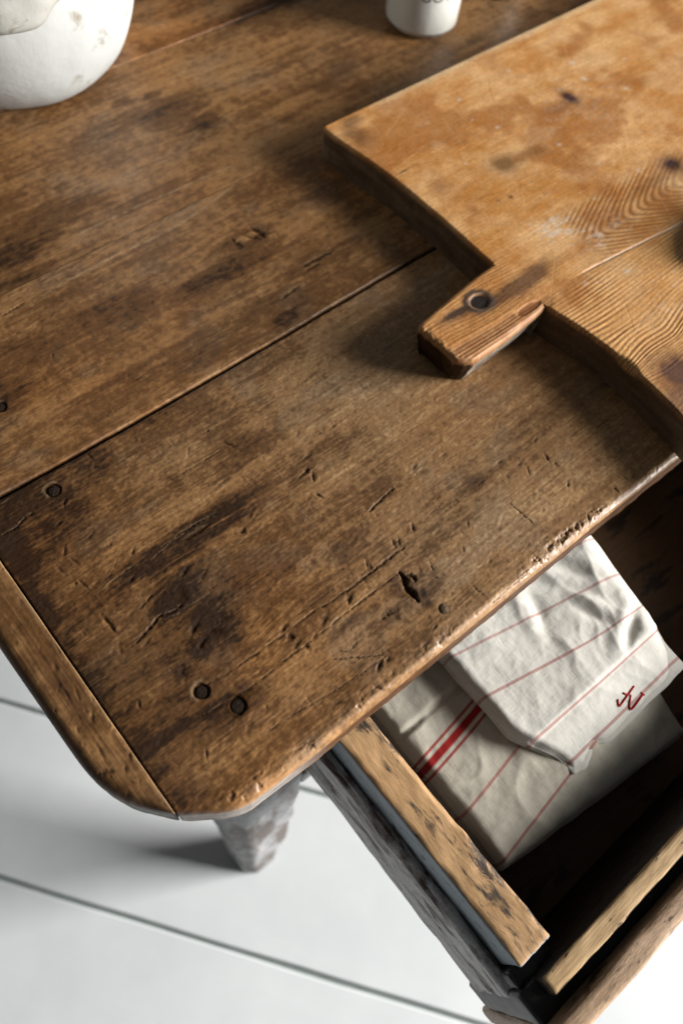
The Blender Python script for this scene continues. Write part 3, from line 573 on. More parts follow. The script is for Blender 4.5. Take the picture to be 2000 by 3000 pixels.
def board_grid(xs, ylo, yhi, step, e0, e1):
    """columns at xs; across each column: fine steps e0 at the near edge, uniform, fine steps e1 at the far edge"""
    a = np.concatenate([[0], np.cumsum(e0)]); b = np.concatenate([[0], np.cumsum(e1)])[::-1]
    lo = ylo(xs); hi = yhi(xs); wmean = np.median(hi-lo); n = int((wmean-a[-1]-b[0])/step)
    u = np.linspace(0, 1, n+1)[1:-1]
    Yc = [lo[:, None]+a[None], (lo+a[-1])[:, None]+((hi-b[0])-(lo+a[-1]))[:, None]*u[None], hi[:, None]-b[None]]
    Y = np.concatenate(Yc, 1); X = np.repeat(xs[:, None], Y.shape[1], 1)
    return X, Y
def gapline(x): return .3345-.0016*np.exp(-((x-.16)/.12)**2)+.0012*np.exp(-((x+.02)/.06)**2)+.0006*pn(x*9, x*0, 3)+.00025*pn(x*70, x*0, 4)
roll_e = [.00008, .00015, .0003, .0004, .0005]+[.00055]*12
small_e = [.00012, .0002, .0003, .0004, .0005]
X, Y = board_grid(xs, lambda x: yfront(x)+.0004*pn(x*22, x*0, 8), lambda x: gapline(x)-.0019+.0003*pn(x*55, x*0, 31), .00072, roll_e, small_e)
def edge_fn(X, Y):
    d = Y-Y[:, :1]
    lowf = np.clip(.55+1.1*fbm(X*11, X*0, 60, 3), .15, 1.4)
    e = (.0011*fbm(X*55, Y*80, 61, 4, .6)*np.exp(-((d-.005)/.007)**2)+.0005*(ridge(X*150, Y*210, 62, 2)-.45)*np.exp(-((d-.006)/.005)**2))*lowf
    ch = np.clip(fbm(X*130, Y*150, 63, 3, .6)-.12, 0, 1)*np.exp(-((d-.006)/.0045)**2)*sst(.3, .8, lowf); e = e-.0040*ch
    e = e-.0014*np.exp(-d/.016)*(.7+1.1*pn(X*6, X*0, 64))
    rub = np.exp(-((d-.0045)/.0042)**2)*np.clip(.55+.9*fbm(X*45, Y*60, 65, 3), 0, 1)*sst(.0, .06, X)*lowf  # pale arris band: rubbed wear plus window highlight put into the colour
    rub = np.clip(rub-.8*ch, 0, 1)
    # knife nicks across the arris
    nk = sst(.80, .96, ridge(X*42, X*0+Y*6, 67, 1))*np.exp(-((d-.005)/.0040)**2)*sst(.0, .3, fbm(X*14, X*0, 68, 2)+.1); e = e-.0011*nk
    return e, rub
seam_dk = lambda X, Y: np.clip(np.exp(-(X+.004)/.012)*1.1+.6*np.exp(-np.abs(Y-.333)/.006), 0, 1)
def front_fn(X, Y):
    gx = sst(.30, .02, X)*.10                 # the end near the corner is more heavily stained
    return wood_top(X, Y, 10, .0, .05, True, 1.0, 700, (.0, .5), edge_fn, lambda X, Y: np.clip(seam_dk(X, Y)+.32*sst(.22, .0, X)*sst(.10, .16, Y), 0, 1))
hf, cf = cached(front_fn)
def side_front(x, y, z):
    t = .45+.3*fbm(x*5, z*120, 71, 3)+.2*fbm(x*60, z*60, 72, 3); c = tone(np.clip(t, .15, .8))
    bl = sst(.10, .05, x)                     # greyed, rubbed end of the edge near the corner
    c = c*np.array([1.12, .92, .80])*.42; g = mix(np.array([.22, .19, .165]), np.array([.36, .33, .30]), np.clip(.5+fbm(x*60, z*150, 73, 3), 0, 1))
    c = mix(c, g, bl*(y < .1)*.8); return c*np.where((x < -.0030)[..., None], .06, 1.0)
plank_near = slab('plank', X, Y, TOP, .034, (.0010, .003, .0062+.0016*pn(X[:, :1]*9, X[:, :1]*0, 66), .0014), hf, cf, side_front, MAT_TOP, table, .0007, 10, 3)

SEAMB = lambda x: .498+.0005*pn(x*7, x*0, 41)+.0002*pn(x*60, x*0, 42)
SEAMD = lambda x: .697+.0005*pn(x*7, x*0, 43)+.0002*pn(x*60, x*0, 44)
plain_side = lambda x, y, z: tone(.3+.3*fbm(x*5, z*100, 75, 3))*np.array([1.05, 1, .95])
xs2 = ax((-.0036, -.0010, .0004), (-.0010, .48, .0010), (.48, .80, .003), (.80, XEND, .02))
def far_edge(X, Y):
    d = Y-Y[:, :1]; rub = np.exp(-((d-.0010)/.0011)**2)*.6*np.clip(.55+fbm(X*40, Y*40, 81, 3), 0, 1); e = -.0003*np.exp(-d/.002)*(1+2*np.clip(fbm(X*120, X*0, 82, 3), -1, 1))
    return e, rub
X, Y = board_grid(xs2, lambda x: gapline(x)+.0013+.0003*pn(x*45, x*0, 32), lambda x: SEAMB(x)-.00012, .0010, small_e, small_e)
hf, cf = cached(lambda X, Y: wood_top(X, Y, 30, -.05, .08, True, .75, 170, (.0, .5), far_edge, lambda X, Y: np.clip(.7*np.exp(-(X+.004)/.012)+.0*X, 0, 1)))
dirt_side = lambda x, y, z: plain_side(x, y, z)*.08
plank_mid = slab('plank', X, Y, TOP+.0004, .030, (.001, .003, .0012, .0008), hf, cf, dirt_side, MAT_TOP, table, .0006, 6, 5)
xs3 = ax((-.0036, -.0010, .0006), (-.0010, .86, .0016), (.86, XEND, .02))
X, Y = board_grid(xs3, lambda x: SEAMB(x)+.00012, lambda x: SEAMD(x)-.0002, .0015, small_e, small_e)
hf, cf = cached(lambda X, Y: wood_top(X, Y, 50, .0, .06, True, .6, 60, (.0, .8), lambda X, Y: (far_edge(X, Y)[0], far_edge(X, Y)[1]*.5)))
slab('plank', X, Y, TOP-.0003, .030, (.001, .003, .0008, .0008), hf, cf, plain_side, MAT_TOP, table, .0006, 6, 7)
xs4 = ax((-.0036, -.0010, .0008), (-.0010, 1.0, .0022), (1.0, XEND, .02))
X, Y = board_grid(xs4, lambda x: SEAMD(x)+.0002, lambda x: .93+0*x, .0022, small_e, small_e)
hf, cf = cached(lambda X, Y: wood_top(X, Y, 70, -.02, .20, True, .6, 0, (.0, .8), lambda X, Y: (far_edge(X, Y)[0], far_edge(X, Y)[1]*.25)))
slab('plank', X, Y, TOP+.0002, .030, (.001, .003, .0008, .004), hf, cf, plain_side, MAT_TOP, table, .0006, 6, 9)

# breadboard end (grain runs across the table)
LEFT = np.array([(.0868, -.0046), (.0868, -.0046), (.0930, -.0102), (.1018, -.0173), (.1075, -.0211), (.1135, -.0244), (.1200, -.0273), (.1287, -.0302), (.142, -.0324), (.160, -.0332), (.190, -.0337), (.255, -.0346), (.40, -.0350), (.93, -.0350)])
sp_ = spline(LEFT[1:], 8)
ysb = ax((.0872, .0900, .0004), (.0900, .35, .0008), (.35, .93, .004))
xl = np.interp(ysb, sp_[:, 0], sp_[:, 1]); xr_ = -.0046+.00025*pn(ysb*60, ysb*0, 91)
wdt = np.maximum(xr_-xl, .0003)
a_ = np.concatenate([[0], np.cumsum([.00008, .00015, .0003, .0004, .0005]+[.0006]*11)]); b_ = np.concatenate([[0], np.cumsum(small_e)])[::-1]
full = .030; u = np.concatenate([a_, np.linspace(a_[-1], full-b_[0], 28)[1:-1], full-b_])/full
Xb = xl[None]+wdt[None]*u[:, None]; Yb = np.repeat(ysb[None], len(u), 0)
def bb_fn(X, Y):
    s1 = fbm(Y*3, X*90, 201, 4); s2 = fbm(Y*9, X*330, 202, 3); s3 = pn(Y*40, X*1000, 203); bl = fbm(Y*14, X*20, 204, 4); mot = fbm(Y*110, X*140, 205, 3, .6); bl2 = fbm(Y*40, X*60, 206, 4)
    t = .44+.20*s1+.18*s2+.07*s3+.22*bl+.16*mot+.18*bl2
    H = .0004*fbm(Y*14, X*22, 208, 3)+.00011*s2+.00008*s3+.00012*(ridge(Y*90, X*140, 209, 3)-.3)
    mk = Marks(Y, X)
    mk.X, mk.Y = X, Y; mk.H = np.zeros_like(X); mk.dark = np.zeros_like(X); mk.light = np.zeros_like(X)
    mk.win = lambda x, y, r: slice(0, X.shape[0])
    for k, (x, y, rx, ry, a, d) in enumerate(BPITS): mk.pit(x, y, rx*.8, ry*.85, a, d, True, 700+k)
    rng = np.random.RandomState(77)
    for k in range(70):
        mk.pit(rng.uniform(-.03, -.006), rng.uniform(.09, .35), .0006+.0022*rng.rand()**2, .0006+.0004*rng.rand(), rng.normal(88, 12), .0002+.0003*rng.rand(), True, 800+k)
    d = X-X[:1]
    t = t-.25*np.exp(-d/.007)*np.clip(.6+fbm(Y*40, X*40, 210, 3), 0, 1)
    c = tone(t+np.clip(H*180, -.1, .1)); c = c*(1+np.array([.04, .0, -.06]))
    rub = np.exp(-((X-X[-1:])/.0016)**2)*(.4+.6*np.clip(.4+fbm(Y*70, X*70, 211, 2), 0, 1))
    c = mix(c, np.array([.34, .23, .12]), rub*.6)
    H = H+mk.H-.0005*np.exp(-d/.004)*np.clip(fbm(Y*60, X*60, 212, 3), 0, 1)
    c = mix(c, np.array([.33, .23, .13]), np.clip(mk.light, 0, 1)*.6); c = mix(c, np.array([.018, .010, .006]), np.clip(mk.dark, 0, 1)*.9)
    return H, c
hf, cf = cached(bb_fn)
def side_bb(x, y, z):
    g = mix(np.array([.10, .085, .07]), np.array([.30, .28, .255]), np.clip(.55+fbm(y*40, z*120, 214, 4), 0, 1)); c = tone(.35+.3*fbm(y*6, z*90, 215, 3))
    return mix(c, g, sst(.16, .11, y))*np.where((x > -.0058)[..., None], .08, 1.0)
slab('breadboard_end', Xb, Yb, TOP+.0006, .030, (np.minimum(.0085, wdt*.55)[None], .0009, .0004, .002), hf, cf, side_bb, MAT_BREAD, table, .0006, 8, 11)

# black strips added below the joints to stop floor light showing through
wbox('joint_strip', (-.0051, -.0028, .0874, .925, TOP-.022, TOP-.012), .001, .05, .0005, 30, 46, MAT_BLACK, table)
wbox('joint_strip', (.0065, XEND-.01, .3265, .3430, TOP-.022, TOP-.012), .001, .05, .0005, 30, 47, MAT_BLACK, table)
# nails and pegs let into the top
for x, y, r, k in NAILS:
    if k == 3: prof = [(.0001, .0), (r*.9, .0), (r*.98, -.0004), (r*.98, -.004)][::-1]; zt, mt = TOP+.0001, MAT_PLUG
    else: prof = [(.0001, .0003), (r*.5, .0002), (r*.85, -.0001), (r*.98, -.0008), (r*.98, -.004)][::-1]; zt, mt = TOP-(.0004 if k == 0 else .0009), (MAT_PLUG if k == 0 else MAT_NAIL)
    if k == 0: mt = MAT_NAIL
    o = lathe('nail' if k != 3 else 'wood_plug', prof, (x, y, zt), mt, (plank_near if y < .334 else plank_mid), 40, .0012, 520, int(k*7))
# legs, aprons and drawer rail
def leg(x0, y0, sx, sy, name='leg'):
    """square block at the top, tapering on its two inner sides; (x0,y0) is the outer corner"""
    b = (0, .072, 0, .070, 0, TOP-.0305)
    def tp(W):
        k = sst(TOP-.30, .0, W[:, 2])*1.0; k = np.clip((TOP-.30-W[:, 2])/(TOP-.30), 0, 1)
        x = W[:, 0]*(1-.30*k); y = W[:, 1]*(1-.36*k)
        # rubbed outer arris
        c = np.clip(.013-(x+y), 0, .02)*.55; x = x+c; y = y+c
        return np.stack([x0+sx*x, y0+sy*y, W[:, 2]], -1)
    o = wbox(name, b, .004, .008, .0035, (28, 28, 9), 31+int(abs(x0*100)), MAT_LEG, table, tp)
    if sx*sy < 0: o.data.flip_normals()
    return o
leg(.020, .078, 1, 1)
leg(XEND-.03, .078, -1, 1); leg(.020, .90, 1, -1); leg(XEND-.03, .90, -1, -1)
wbox('drawer_rail', (.093, XEND-.103, .080, .100, TOP-.245, TOP-.205), .003, .02, .001, 30, 41, MAT_LEG, table)
wbox('apron', (.028, .046, .149, .829, TOP-.19, TOP-.0305), .003, .02, .001, 30, 42, MAT_LEG, table)
wbox('apron', (.68, XEND-.103, .085, .105, TOP-.19, TOP-.0305), .003, .02, .001, 30, 43, MAT_LEG, table)
wbox('apron', (.093, XEND-.103, .87, .89, TOP-.19, TOP-.0305), .003, .02, .001, 30, 44, MAT_LEG, table)

# ------------------------------------------------------------------ the open drawer
DX0, DX1 = .1065, .640
drawer = empty('drawer', (.37, .1, TOP-.21), 'open table drawer with sooty worn edges pulled out below the front edge', 'drawer')
zt = TOP-.050
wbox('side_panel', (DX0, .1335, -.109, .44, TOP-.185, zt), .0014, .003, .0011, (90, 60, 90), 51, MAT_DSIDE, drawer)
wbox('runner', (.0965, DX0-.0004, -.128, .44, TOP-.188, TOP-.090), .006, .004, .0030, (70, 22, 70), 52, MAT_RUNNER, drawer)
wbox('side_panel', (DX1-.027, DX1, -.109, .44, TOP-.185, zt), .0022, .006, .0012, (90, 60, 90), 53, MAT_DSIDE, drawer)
wbox('back_panel', (.134, DX1-.0275, .42, .438, TOP-.18, zt-.006), .002, .02, .001, 40, 54, MAT_INSIDE, drawer)
wbox('bottom_panel', (.1338, DX1-.0273, -.1330, .4195, TOP-.186, TOP-.174), .002, .02, .0008, 40, 55, MAT_INSIDE, drawer)
fp = wbox('front_panel', (.0965, DX1+.006, -.158, -.1440, TOP-.232, zt+.0005), .0020, .004, .0010, (30, 120, 90), 56, MAT_FRONT, drawer)
wbox('inner_lip', (.1120, DX1-.004, -.1335, -.1210, TOP-.172, zt), .0018, .002, .0010, (25, 90, 90), 57, MAT_LIP, drawer)
wbox('core_board', (.0975, DX1+.004, -.1438, -.1212, TOP-.21, zt-.016), .002, .006, .0014, (70, 90, 90), 58, MAT_BLACK, drawer)
wbox('corner_block', (.1010, .1330, -.1210, -.1094, TOP-.19, zt-.018), .002, .003, .002, (120, 120, 120), 59, MAT_BLACK, drawer)
for kx in (.249, .50):
    prof = [(.0055, 0), (.0060, .008), (.0075, .012), (.0135, .016), (.0165, .021), (.0165, .026), (.0130, .031), (.0070, .0335), (.0005, .034)]
    o = lathe('knob', prof, (0, 0, 0), MAT_KNOB, fp, 40, origin=(0, 0, 0))
    o.rotation_euler = (math.radians(90), 0, 0); o.location = Vector((kx, -.158, TOP-.112))-Vector(drawer.location)

# ------------------------------------------------------------------ folded linen in the drawer
def towel(name, xl, xr, yf, yb, ztop, zbot, zfun, syfun, mat, label, group, layers, step=.0014, outl=None):
    nx_, ny_ = int((xr-xl)/step), int((yb-yf)/step)
    u, v = np.meshgrid(np.linspace(0, 1, nx_), np.linspace(0, 1, ny_), indexing='ij')
    X = xl+(xr-xl)*u; Y = yf+(yb-yf)*v
    if outl: X, Y = outl(X, Y, u, v)
    r = .007; d = np.minimum(np.minimum(u, 1-u)*(xr-xl), np.minimum(v, 1-v)*(yb-yf)); k = np.clip(1-d/r, 0, 1)
    Z = ztop+zfun(X, Y)-r*.85*(1-np.sqrt(np.clip(1-k*k, 0, 1)))
    V = [np.stack([X, Y, Z], -1).reshape(-1, 3)]; SY = [syfun(X, Y).ravel()]; Q = [gridq(nx_, ny_)]
    idx = np.arange(nx_*ny_).reshape(nx_, ny_); per = np.concatenate([idx[:, 0], idx[-1, 1:], idx[-2::-1, -1], idx[0, -2:0:-1]])
    P = V[0][per]; L = len(per); base = nx_*ny_; prev = per; cx, cy = (xl+xr)/2, (yf+yb)/2
    t = np.roll(P, -2, 0)-np.roll(P, 2, 0); nr = np.stack([t[:, 1], -t[:, 0]], -1); nr /= np.maximum(np.linalg.norm(nr, axis=1, keepdims=True), 1e-9)
    lv = layers*6
    for q in range(1, lv+1):
        f = q/lv; bulge = .0026*np.abs(np.sin(f*layers*math.pi))-.0006+.0015*pn(P[:, 0]*40+f*3, P[:, 1]*40, 7)
        z = P[:, 2]*(1-f)+zbot*f
        p = np.stack([P[:, 0]+nr[:, 0]*bulge, P[:, 1]+nr[:, 1]*bulge, z], -1); V.append(p); SY.append(SY[0][per])
        cur = base+np.arange(L); base += L; Q.append(np.stack([prev, cur, np.roll(cur, -1), np.roll(prev, -1)], -1)); prev = cur
    me = mesh_np(name, np.concatenate(V), np.concatenate(Q), attrs={'sy': np.concatenate(SY)}, ngons=[prev[::-1]])
    o = link(name, me, mat, None, ((xl+xr)/2, (yf+yb)/2, zbot)); tag(o, label, 'towel', group); return o
m_low = mat_cloth('ecru_linen_broad_stripe', (.56, .51, .41), (.66, .61, .505), [(.0082, .0011, .85), (.0150, .0029, 1), (.0218, .0011, .85), (-.0255, .0011, .6), (-.0660, .0011, .6)], (.36, .018, .016))
m_up = mat_cloth('white_linen_fine_stripe', (.66, .63, .555), (.74, .715, .65), [(.0635, .0011, .5), (.0250, .0012, .6), (-.0200, .0012, .6), (-.0490, .0012, .6), (.10, .0010, .5)], (.34, .05, .04))
ZL = TOP-.100; ZU = TOP-.080
def low_z(X, Y): return .0014*((1-2*np.abs(pn((X+.008*pn(X*25, Y*25, 306))*26, Y*20, 307)))**3-.3)+.0022*fbm(X*16, Y*14, 301, 3)+.0009*fbm(X*70, Y*60, 302, 3)-.020*sst(-.045, -.10, Y)-.0025*np.exp(-((Y-.045)/.0025)**2)-.016*sst(.30, .36, X)
def low_o(X, Y, u, v): return X+.0015*pn(Y*25, u*2, 303)+.0, Y-.13*(X-.158)*(1-v)+.0012*pn(X*30, v*2, 304)
towel('folded_towel', .1545, .350, -.071, .30, ZL, TOP-.1735, low_z, lambda X, Y: Y-.13*(X-.152)+.0015*pn(X*14, Y*10, 305), m_low, 'ecru folded linen towel with broad red stripe lying underneath in the drawer', 'folded striped towels in the drawer', 4, .0014, low_o)
def up_z(X, Y):
    wpx = X+.010*pn(X*22, Y*22, 311); wpy = Y+.010*pn(X*22, Y*22, 314); am_ = .35+.65*sst(.25, .34, X)
    cr1 = 1-2*np.abs(pn(wpx*24, wpy*15, 310)); cr2 = 1-2*np.abs(pn(wpx*44+5, wpy*38, 317))
    b = .0022*(cr1**2-.3)*am_+.0007*(cr2**2-.3)*am_+.0022*fbm(X*14, Y*12, 312, 2)+.0003*fbm(X*150, Y*130, 313, 2)
    for wx, wy, wa, wl, ws, wd_ in ((.350, .055, -.9, .018, .006, .0035), (.332, .020, -1.2, .016, .005, .0032), (.350, -.008, .5, .020, .005, .003), (.30, .045, 1.2, .024, .006, .0018)):
        ca, sa = math.cos(wa), math.sin(wa); uu = (X-wx)*ca+(Y-wy)*sa; vv = -(X-wx)*sa+(Y-wy)*ca; b = b-wd_*np.exp(-(uu/wl)**2-(vv/ws)**2)+.6*wd_*np.exp(-(uu/wl)**2-((vv-ws*1.9)/ws)**2)
    b = b-.0035*np.exp(-(((X-.335)*.75+(Y-.045)*.66)/.006)**2-(((X-.335)*-.66+(Y-.045)*.75)/.03)**2)
    return b-.0035*sst(-.018, -.024, Y)-.016*sst(-.020, -.062, Y)-.010*sst(.372, .40, X+.2*(Y-.065)*-1)
def up_o(X, Y, u, v):
    X = X+(1-u)*(.016*sst(.18, .05, v)+.006*sst(.09, .02, v))-.022*u*sst(.5, 0, v)+.0018*pn(Y*30, u*2, 315)
    Y = Y+(.006*np.exp(-((u-.20)/.05)**2)-.002*np.exp(-((u-.07)/.03)**2))*(1-v)**8+.0015*pn(X*30, v*2, 316)
    return X, Y
up_towel = towel('folded_towel', .2170, .392, -.056, .24, ZU, ZL+.001, up_z, lambda X, Y: Y+.215*(X-.22)*sst(-.03, .01, Y)+.0*X, m_up, 'white crumpled linen towel with thin red lines and monogram lying on top', 'folded striped towels in the drawer', 2, .0014, up_o)

# ------------------------------------------------------------------ the bread board with handle
board = empty('bread_board', (.62, .24, TOP), 'thick scrubbed pine bread board with short handle lying on the table', 'cutting board')
BT = .0325; BZ = TOP+.0008+BT
EDGE = np.array([(-.012, .4300), (.03, .4330), (.0745, .4385), (.110, .4425), (.148, .4435), (.180, .4405), (.214, .4350), (.272, .4312), (.330, .4322), (.394, .4310), (.440, .4258), (.466, .4225), (.477, .4222), (.4815, .4245)])
def xleft(y): return np.interp(y, *spline(EDGE, 8).T)+.0005*pn(y*60, y*0, 401)+.0003*pn(y*190, y*0, 402)
def board_fn(X, Y):
    handle = sst(.452, .432, X)*sst(.2095, .2140, Y+.0*X+(.012*sst(.432, .40, X)))*sst(.2740, .2705, Y)
    # ring lines: straight near the handle side, a cathedral loop behind it, swirl round the near knot
    g = Y+.0022*pn(X*7, Y*12, 411)+.0008*pn(X*25, Y*40, 412)
    kx, ky = .470, .112
    e = np.exp(-(((X-kx)/.05)**2+((Y-ky)/.045)**2)); g = g+.030*e*np.sign(Y-ky)*(1-np.exp(-np.abs(Y-ky)/.02))-.35*(X-.452)*sst(.172, .145, Y)*sst(.095, .13, Y)*sst(.50, .45, X)
    hx, hy = .3935, .2486
    e2 = np.exp(-((X-hx)/.035)**2-((Y-hy)/.022)**2); g = g-np.sign(Y-hy)*.007*e2*(1-np.exp(-np.abs(Y-hy)/.008))
    per = .0032
    ring = .5+.5*np.sin(2*math.pi*g/per+2.6*pn(g*120, X*3, 413)+1.2*pn(g*300, X*5, 409)); ring = ring**1.5*(.55+.6*np.clip(.5+pn(g*230, X*3, 408), 0, 1))
    lp = (X-.545)*.42-np.sqrt((Y-.2435)**2+.007**2); loop = (.5+.5*np.sin(2*math.pi*lp/.0042+1.8*pn(lp*120, X*4, 414)))**1.4
    lm = sst(.506, .525, X)*sst(.040, .026, np.abs(Y-.2435))*sst(.215, .222, Y)*sst(.72, .60, X)
    zone = sst(.222, .210, Y)+.55*handle                     # strong ridges on the handle-side half
    zone = np.clip(zone, 0, 1)*(.45+.55*sst(-.25, .25, fbm(X*14, Y*20, 415, 3)))
    rg = ring*zone*(1-lm)+loop*lm*.85+(.18*ring)*(1-zone)*(1-lm)
    fine = pn(X*30, Y*900, 416); bl = fbm(X*13, Y*18, 417, 4, .6); bl2 = fbm(X*45, Y*60, 418, 4, .6); st = fbm(X*3, Y*70, 419, 3)
    pale = np.array([.74, .42, .175]); mid = np.array([.53, .225, .052]); dark = np.array([.215, .085, .022]); 
    c = mix(mid, pale, np.clip(.48+.70*bl+.45*bl2+.35*st+.18*fine, 0, 1))
    c = mix(c, np.array([.73, .40, .145]), np.clip(zone*(1-lm)*.75, 0, 1)); c = mix(c, np.array([.22, .075, .015]), np.clip(rg*1.0, 0, 1)*.9)
    # amber oily blotches on the far half
    am = sst(.05, .42, fbm(X*11+3, Y*13, 420, 4, .6)+.25*np.exp(-(((X-.60)/.10)**2+((Y-.40)/.05)**2))+.35*np.exp(-(((X-.49)/.05)**2+((Y-.435)/.03)**2))+.25*np.exp(-(((X-.60)/.05)**2+((Y-.27)/.02)**2)))
    c = mix(c, np.array([.34, .115, .018]), am*.65)
    c = mix(c, np.array([.74, .52, .30]), .22*sst(.0, .6, fbm(X*15+7, Y*19, 421, 4, .6))*sst(.45, .50, X))
    def spot(x, y, rx, ry, col, s, wob=.4, sd=0):
        r2 = ((X-x)/rx)**2+((Y-y)/ry)**2; v = np.clip(1.3*np.exp(-r2)+wob*fbm(X*60, Y*60, 430+sd, 3)*np.exp(-r2*.5), 0, 1)*s
        return mix(c, np.array(col), v)
    c = spot(.5248, .3523, .013, .010, (.16, .070, .018), .85, .3, 1); c = spot(.5480, .3490, .018, .006, (.24, .09, .015), .7, .3, 2); c = spot(.5646, .3464, .008, .007, (.24, .09, .015), .7, .3, 3)
    c = spot(.4994, .3181, .0022, .0022, (.12, .04, .012), .8, .2, 4); c = spot(.487, .321, .002, .002, (.2, .09, .03), .6, .2, 4)
    c = spot(.6300, .3780, .022, .008, (.2, .085, .03), .5, .5, 6); c = spot(.6455, .3835, .006, .012, (.06, .022, .016), 1.0, .5, 5)
    c = spot(.6545, .2625, .019, .014, (.20, .075, .024), .55, .4, 8); c = spot(.6545, .2625, .0095, .0080, (.030, .010, .008), 1.0, .15, 7); c = spot(.62, .258, .03, .006, (.22, .085, .022), .6, .4, 9)
    c = spot(.470, .106, .017, .020, (.085, .032, .018), .92, .7, 10); c = spot(.452, .085, .02, .018, (.12, .05, .028), .7, .7, 11)
    c = spot(.4437, .3955, .007, .0010, (.08, .04, .015), .8, .2, 12); c = spot(.440, .455, .010, .014, (.13, .06, .022), .65, 1.0, 13); c = spot(.447, .472, .012, .006, (.12, .06, .03), .6, 1.2, 14); c = spot(.455, .36, .008, .012, (.30, .16, .07), .4, .6, 15)
    edge = sst(.012, .002, .4815-Y+.004*fbm(X*30, Y*30, 441, 3))*sst(.46, .52, X); c = mix(c, np.array([.66, .46, .25]), edge*.85)
    ed2 = np.exp(-np.maximum(X-xleft(Y), 0)/.0022)*(1-sst(.2125, .2150, Y)*sst(.2725, .2700, Y)); c = mix(c, np.array([.22, .12, .05]), ed2*.45*np.clip(.6+fbm(X*90, Y*90, 442, 3), 0, 1))
    # glue joint / flour-filled crack
    cy = np.interp(X, [.44, .5016, .5550, .6045, .98], [.2230, .2195, .2142, .2090, .176])+.0006*pn(X*60, X*0, 445)
    cr = np.exp(-((Y-cy)/(.0007+.0006*np.clip(pn(X*80, X*0, 446)+.3, 0, 1)))**2)*sst(.478, .505, X)
    H = .0004*fbm(X*12, Y*14, 450, 3)+.00008*fine+.00010*fbm(X*130, Y*160, 451, 3)+.00042*(.6-rg)*np.clip(zone+lm*.6, 0, 1)
    H = H-.0012*np.exp(-((Y-cy)/.0008)**2)*sst(.47, .50, X)
    rng = np.random.RandomState(5)
    # flour left in the grain
    fl = np.clip(.5*fbm(X*60, Y*130, 455, 5, .75)+.20, 0, 1); where = 1.5*np.exp(-(((X-.5035)/.018)**2+((Y-.2726)/.012)**2))+.8*np.exp(-(((X-.53)/.05)**2+((Y-.245)/.02)**2))+.45*np.exp(-(((X-.64)/.09)**2+((Y-.37)/.06)**2))+.40*np.exp(-(((X-.52)/.04)**2+((Y-.165)/.025)**2))+.06
    flour = np.clip(sst(.10, .85, fl*where*1.5), 0, 1)*.8
    for q in range(34):
        x, y = rng.uniform(.47, .80), rng.uniform(.15, .45); rr = rng.uniform(.0008, .0030); w_ = np.abs(X[:, 0]-x) < .01
        if not w_.any(): continue
        ii = np.nonzero(w_)[0]; sl = slice(ii[0], ii[-1]+1)
        flour[sl] = np.maximum(flour[sl], rng.uniform(.3, .9)*np.exp(-(((X[sl]-x)/rr)**2+((Y[sl]-y)/rr/rng.uniform(.5, 1.2))**2)))
    r2_ = np.random.RandomState(9)
    for q in range(60):
        x, y, an, ln = r2_.uniform(.45, .80), r2_.uniform(.10, .47), r2_.choice([r2_.normal(.1, .25), r2_.normal(1.2, .5)]), r2_.uniform(.008, .045)
        dx, dy = X-x, Y-y; al = dx*math.cos(an)+dy*math.sin(an); pe = -dx*math.sin(an)+dy*math.cos(an)+.012*(al/.1)**2*r2_.normal()
        v = np.exp(-(pe/.00045)**2)*sst(ln, ln*.6, np.abs(al)); c = mix(c, np.array([.75, .52, .30]) if q % 2 else np.array([.22, .09, .03]), v*r2_.uniform(.10, .32)); H = H-.00010*v
    flour = np.maximum(flour, cr*.75)*(1-handle)
    c = mix(c, np.array([.70, .62, .52]), flour*.72)
    # weathered handle with the knot
    hm = sst(.475, .435, X)*sst(.205, .212, Y)*sst(.275, .266, Y)
    if True:
        k1 = fbm(X*60, Y*110, 461, 4, .6)
        dkz = np.clip(1.35*np.exp(-(((X-.447)/.024)**2+((Y-.2425-.10*(X-.447))/.0075)**2))+1.3*np.exp(-(((X-.415)/.03)**2+((Y-.2420)/.006)**2))+.6*k1*np.exp(-(((X-.43)/.04)**2+((Y-.243)/.012)**2)), 0, 1)
        c = mix(c, np.array([.095, .045, .022]), dkz*.8)
        rr = np.hypot((X-hx)/.0098, (Y-hy)/.0086)*(1+.12*pn(X*150, Y*150, 462))
        tail = np.clip(1.4*np.exp(-(((X-.370)/.016)**2+((Y-.2505)/.0042)**2))+.5*k1*np.exp(-(((X-.37)/.02)**2+((Y-.2505)/.006)**2)), 0, 1)
        c = mix(c, np.array([.035, .022, .016]), tail*.9)
        c = mix(c, np.array([.075, .055, .042]), np.exp(-((rr-1.15)/.32)**2)*.95); c = mix(c, np.array([.16, .14, .11]), np.exp(-((rr-.95)/.10)**2)*.55*np.clip(.6+k1, 0, 1)); c = mix(c, np.array([.022, .017, .015]), 1-sst(.7, .88, rr))
        H = H-.0011*(1-sst(.72, .98, rr))-.0005*tail+.0003*np.exp(-((rr-1.1)/.2)**2)
        flat = sst(-.002, .003, (.2262-(Y+.05*(X-.38)))+.002*fbm(X*50, Y*50, 463, 3))*handle
        c = mix(c, mix(np.array([.44, .235, .10]), np.array([.34, .16, .06]), np.clip(.4+k1, 0, 1)), flat*.8); H = H-.0007*flat-.00022*(rg-.3)*flat
        pr = ((X-.4213)/.013)**2+((Y-.2205)/.0038)**2; c = mix(c, np.array([.24, .085, .022]), sst(1.1, .8, pr+.4*k1)*.85*handle); H = H-.0006*sst(1.2, .8, pr)*handle
        dm = sst(.485, .415, X)*sst(.200, .212, Y)*sst(.285, .268, Y)*np.clip(.8+.5*k1, .3, 1); c = mix(c, c*np.array([.72, .58, .46]), dm*.72)
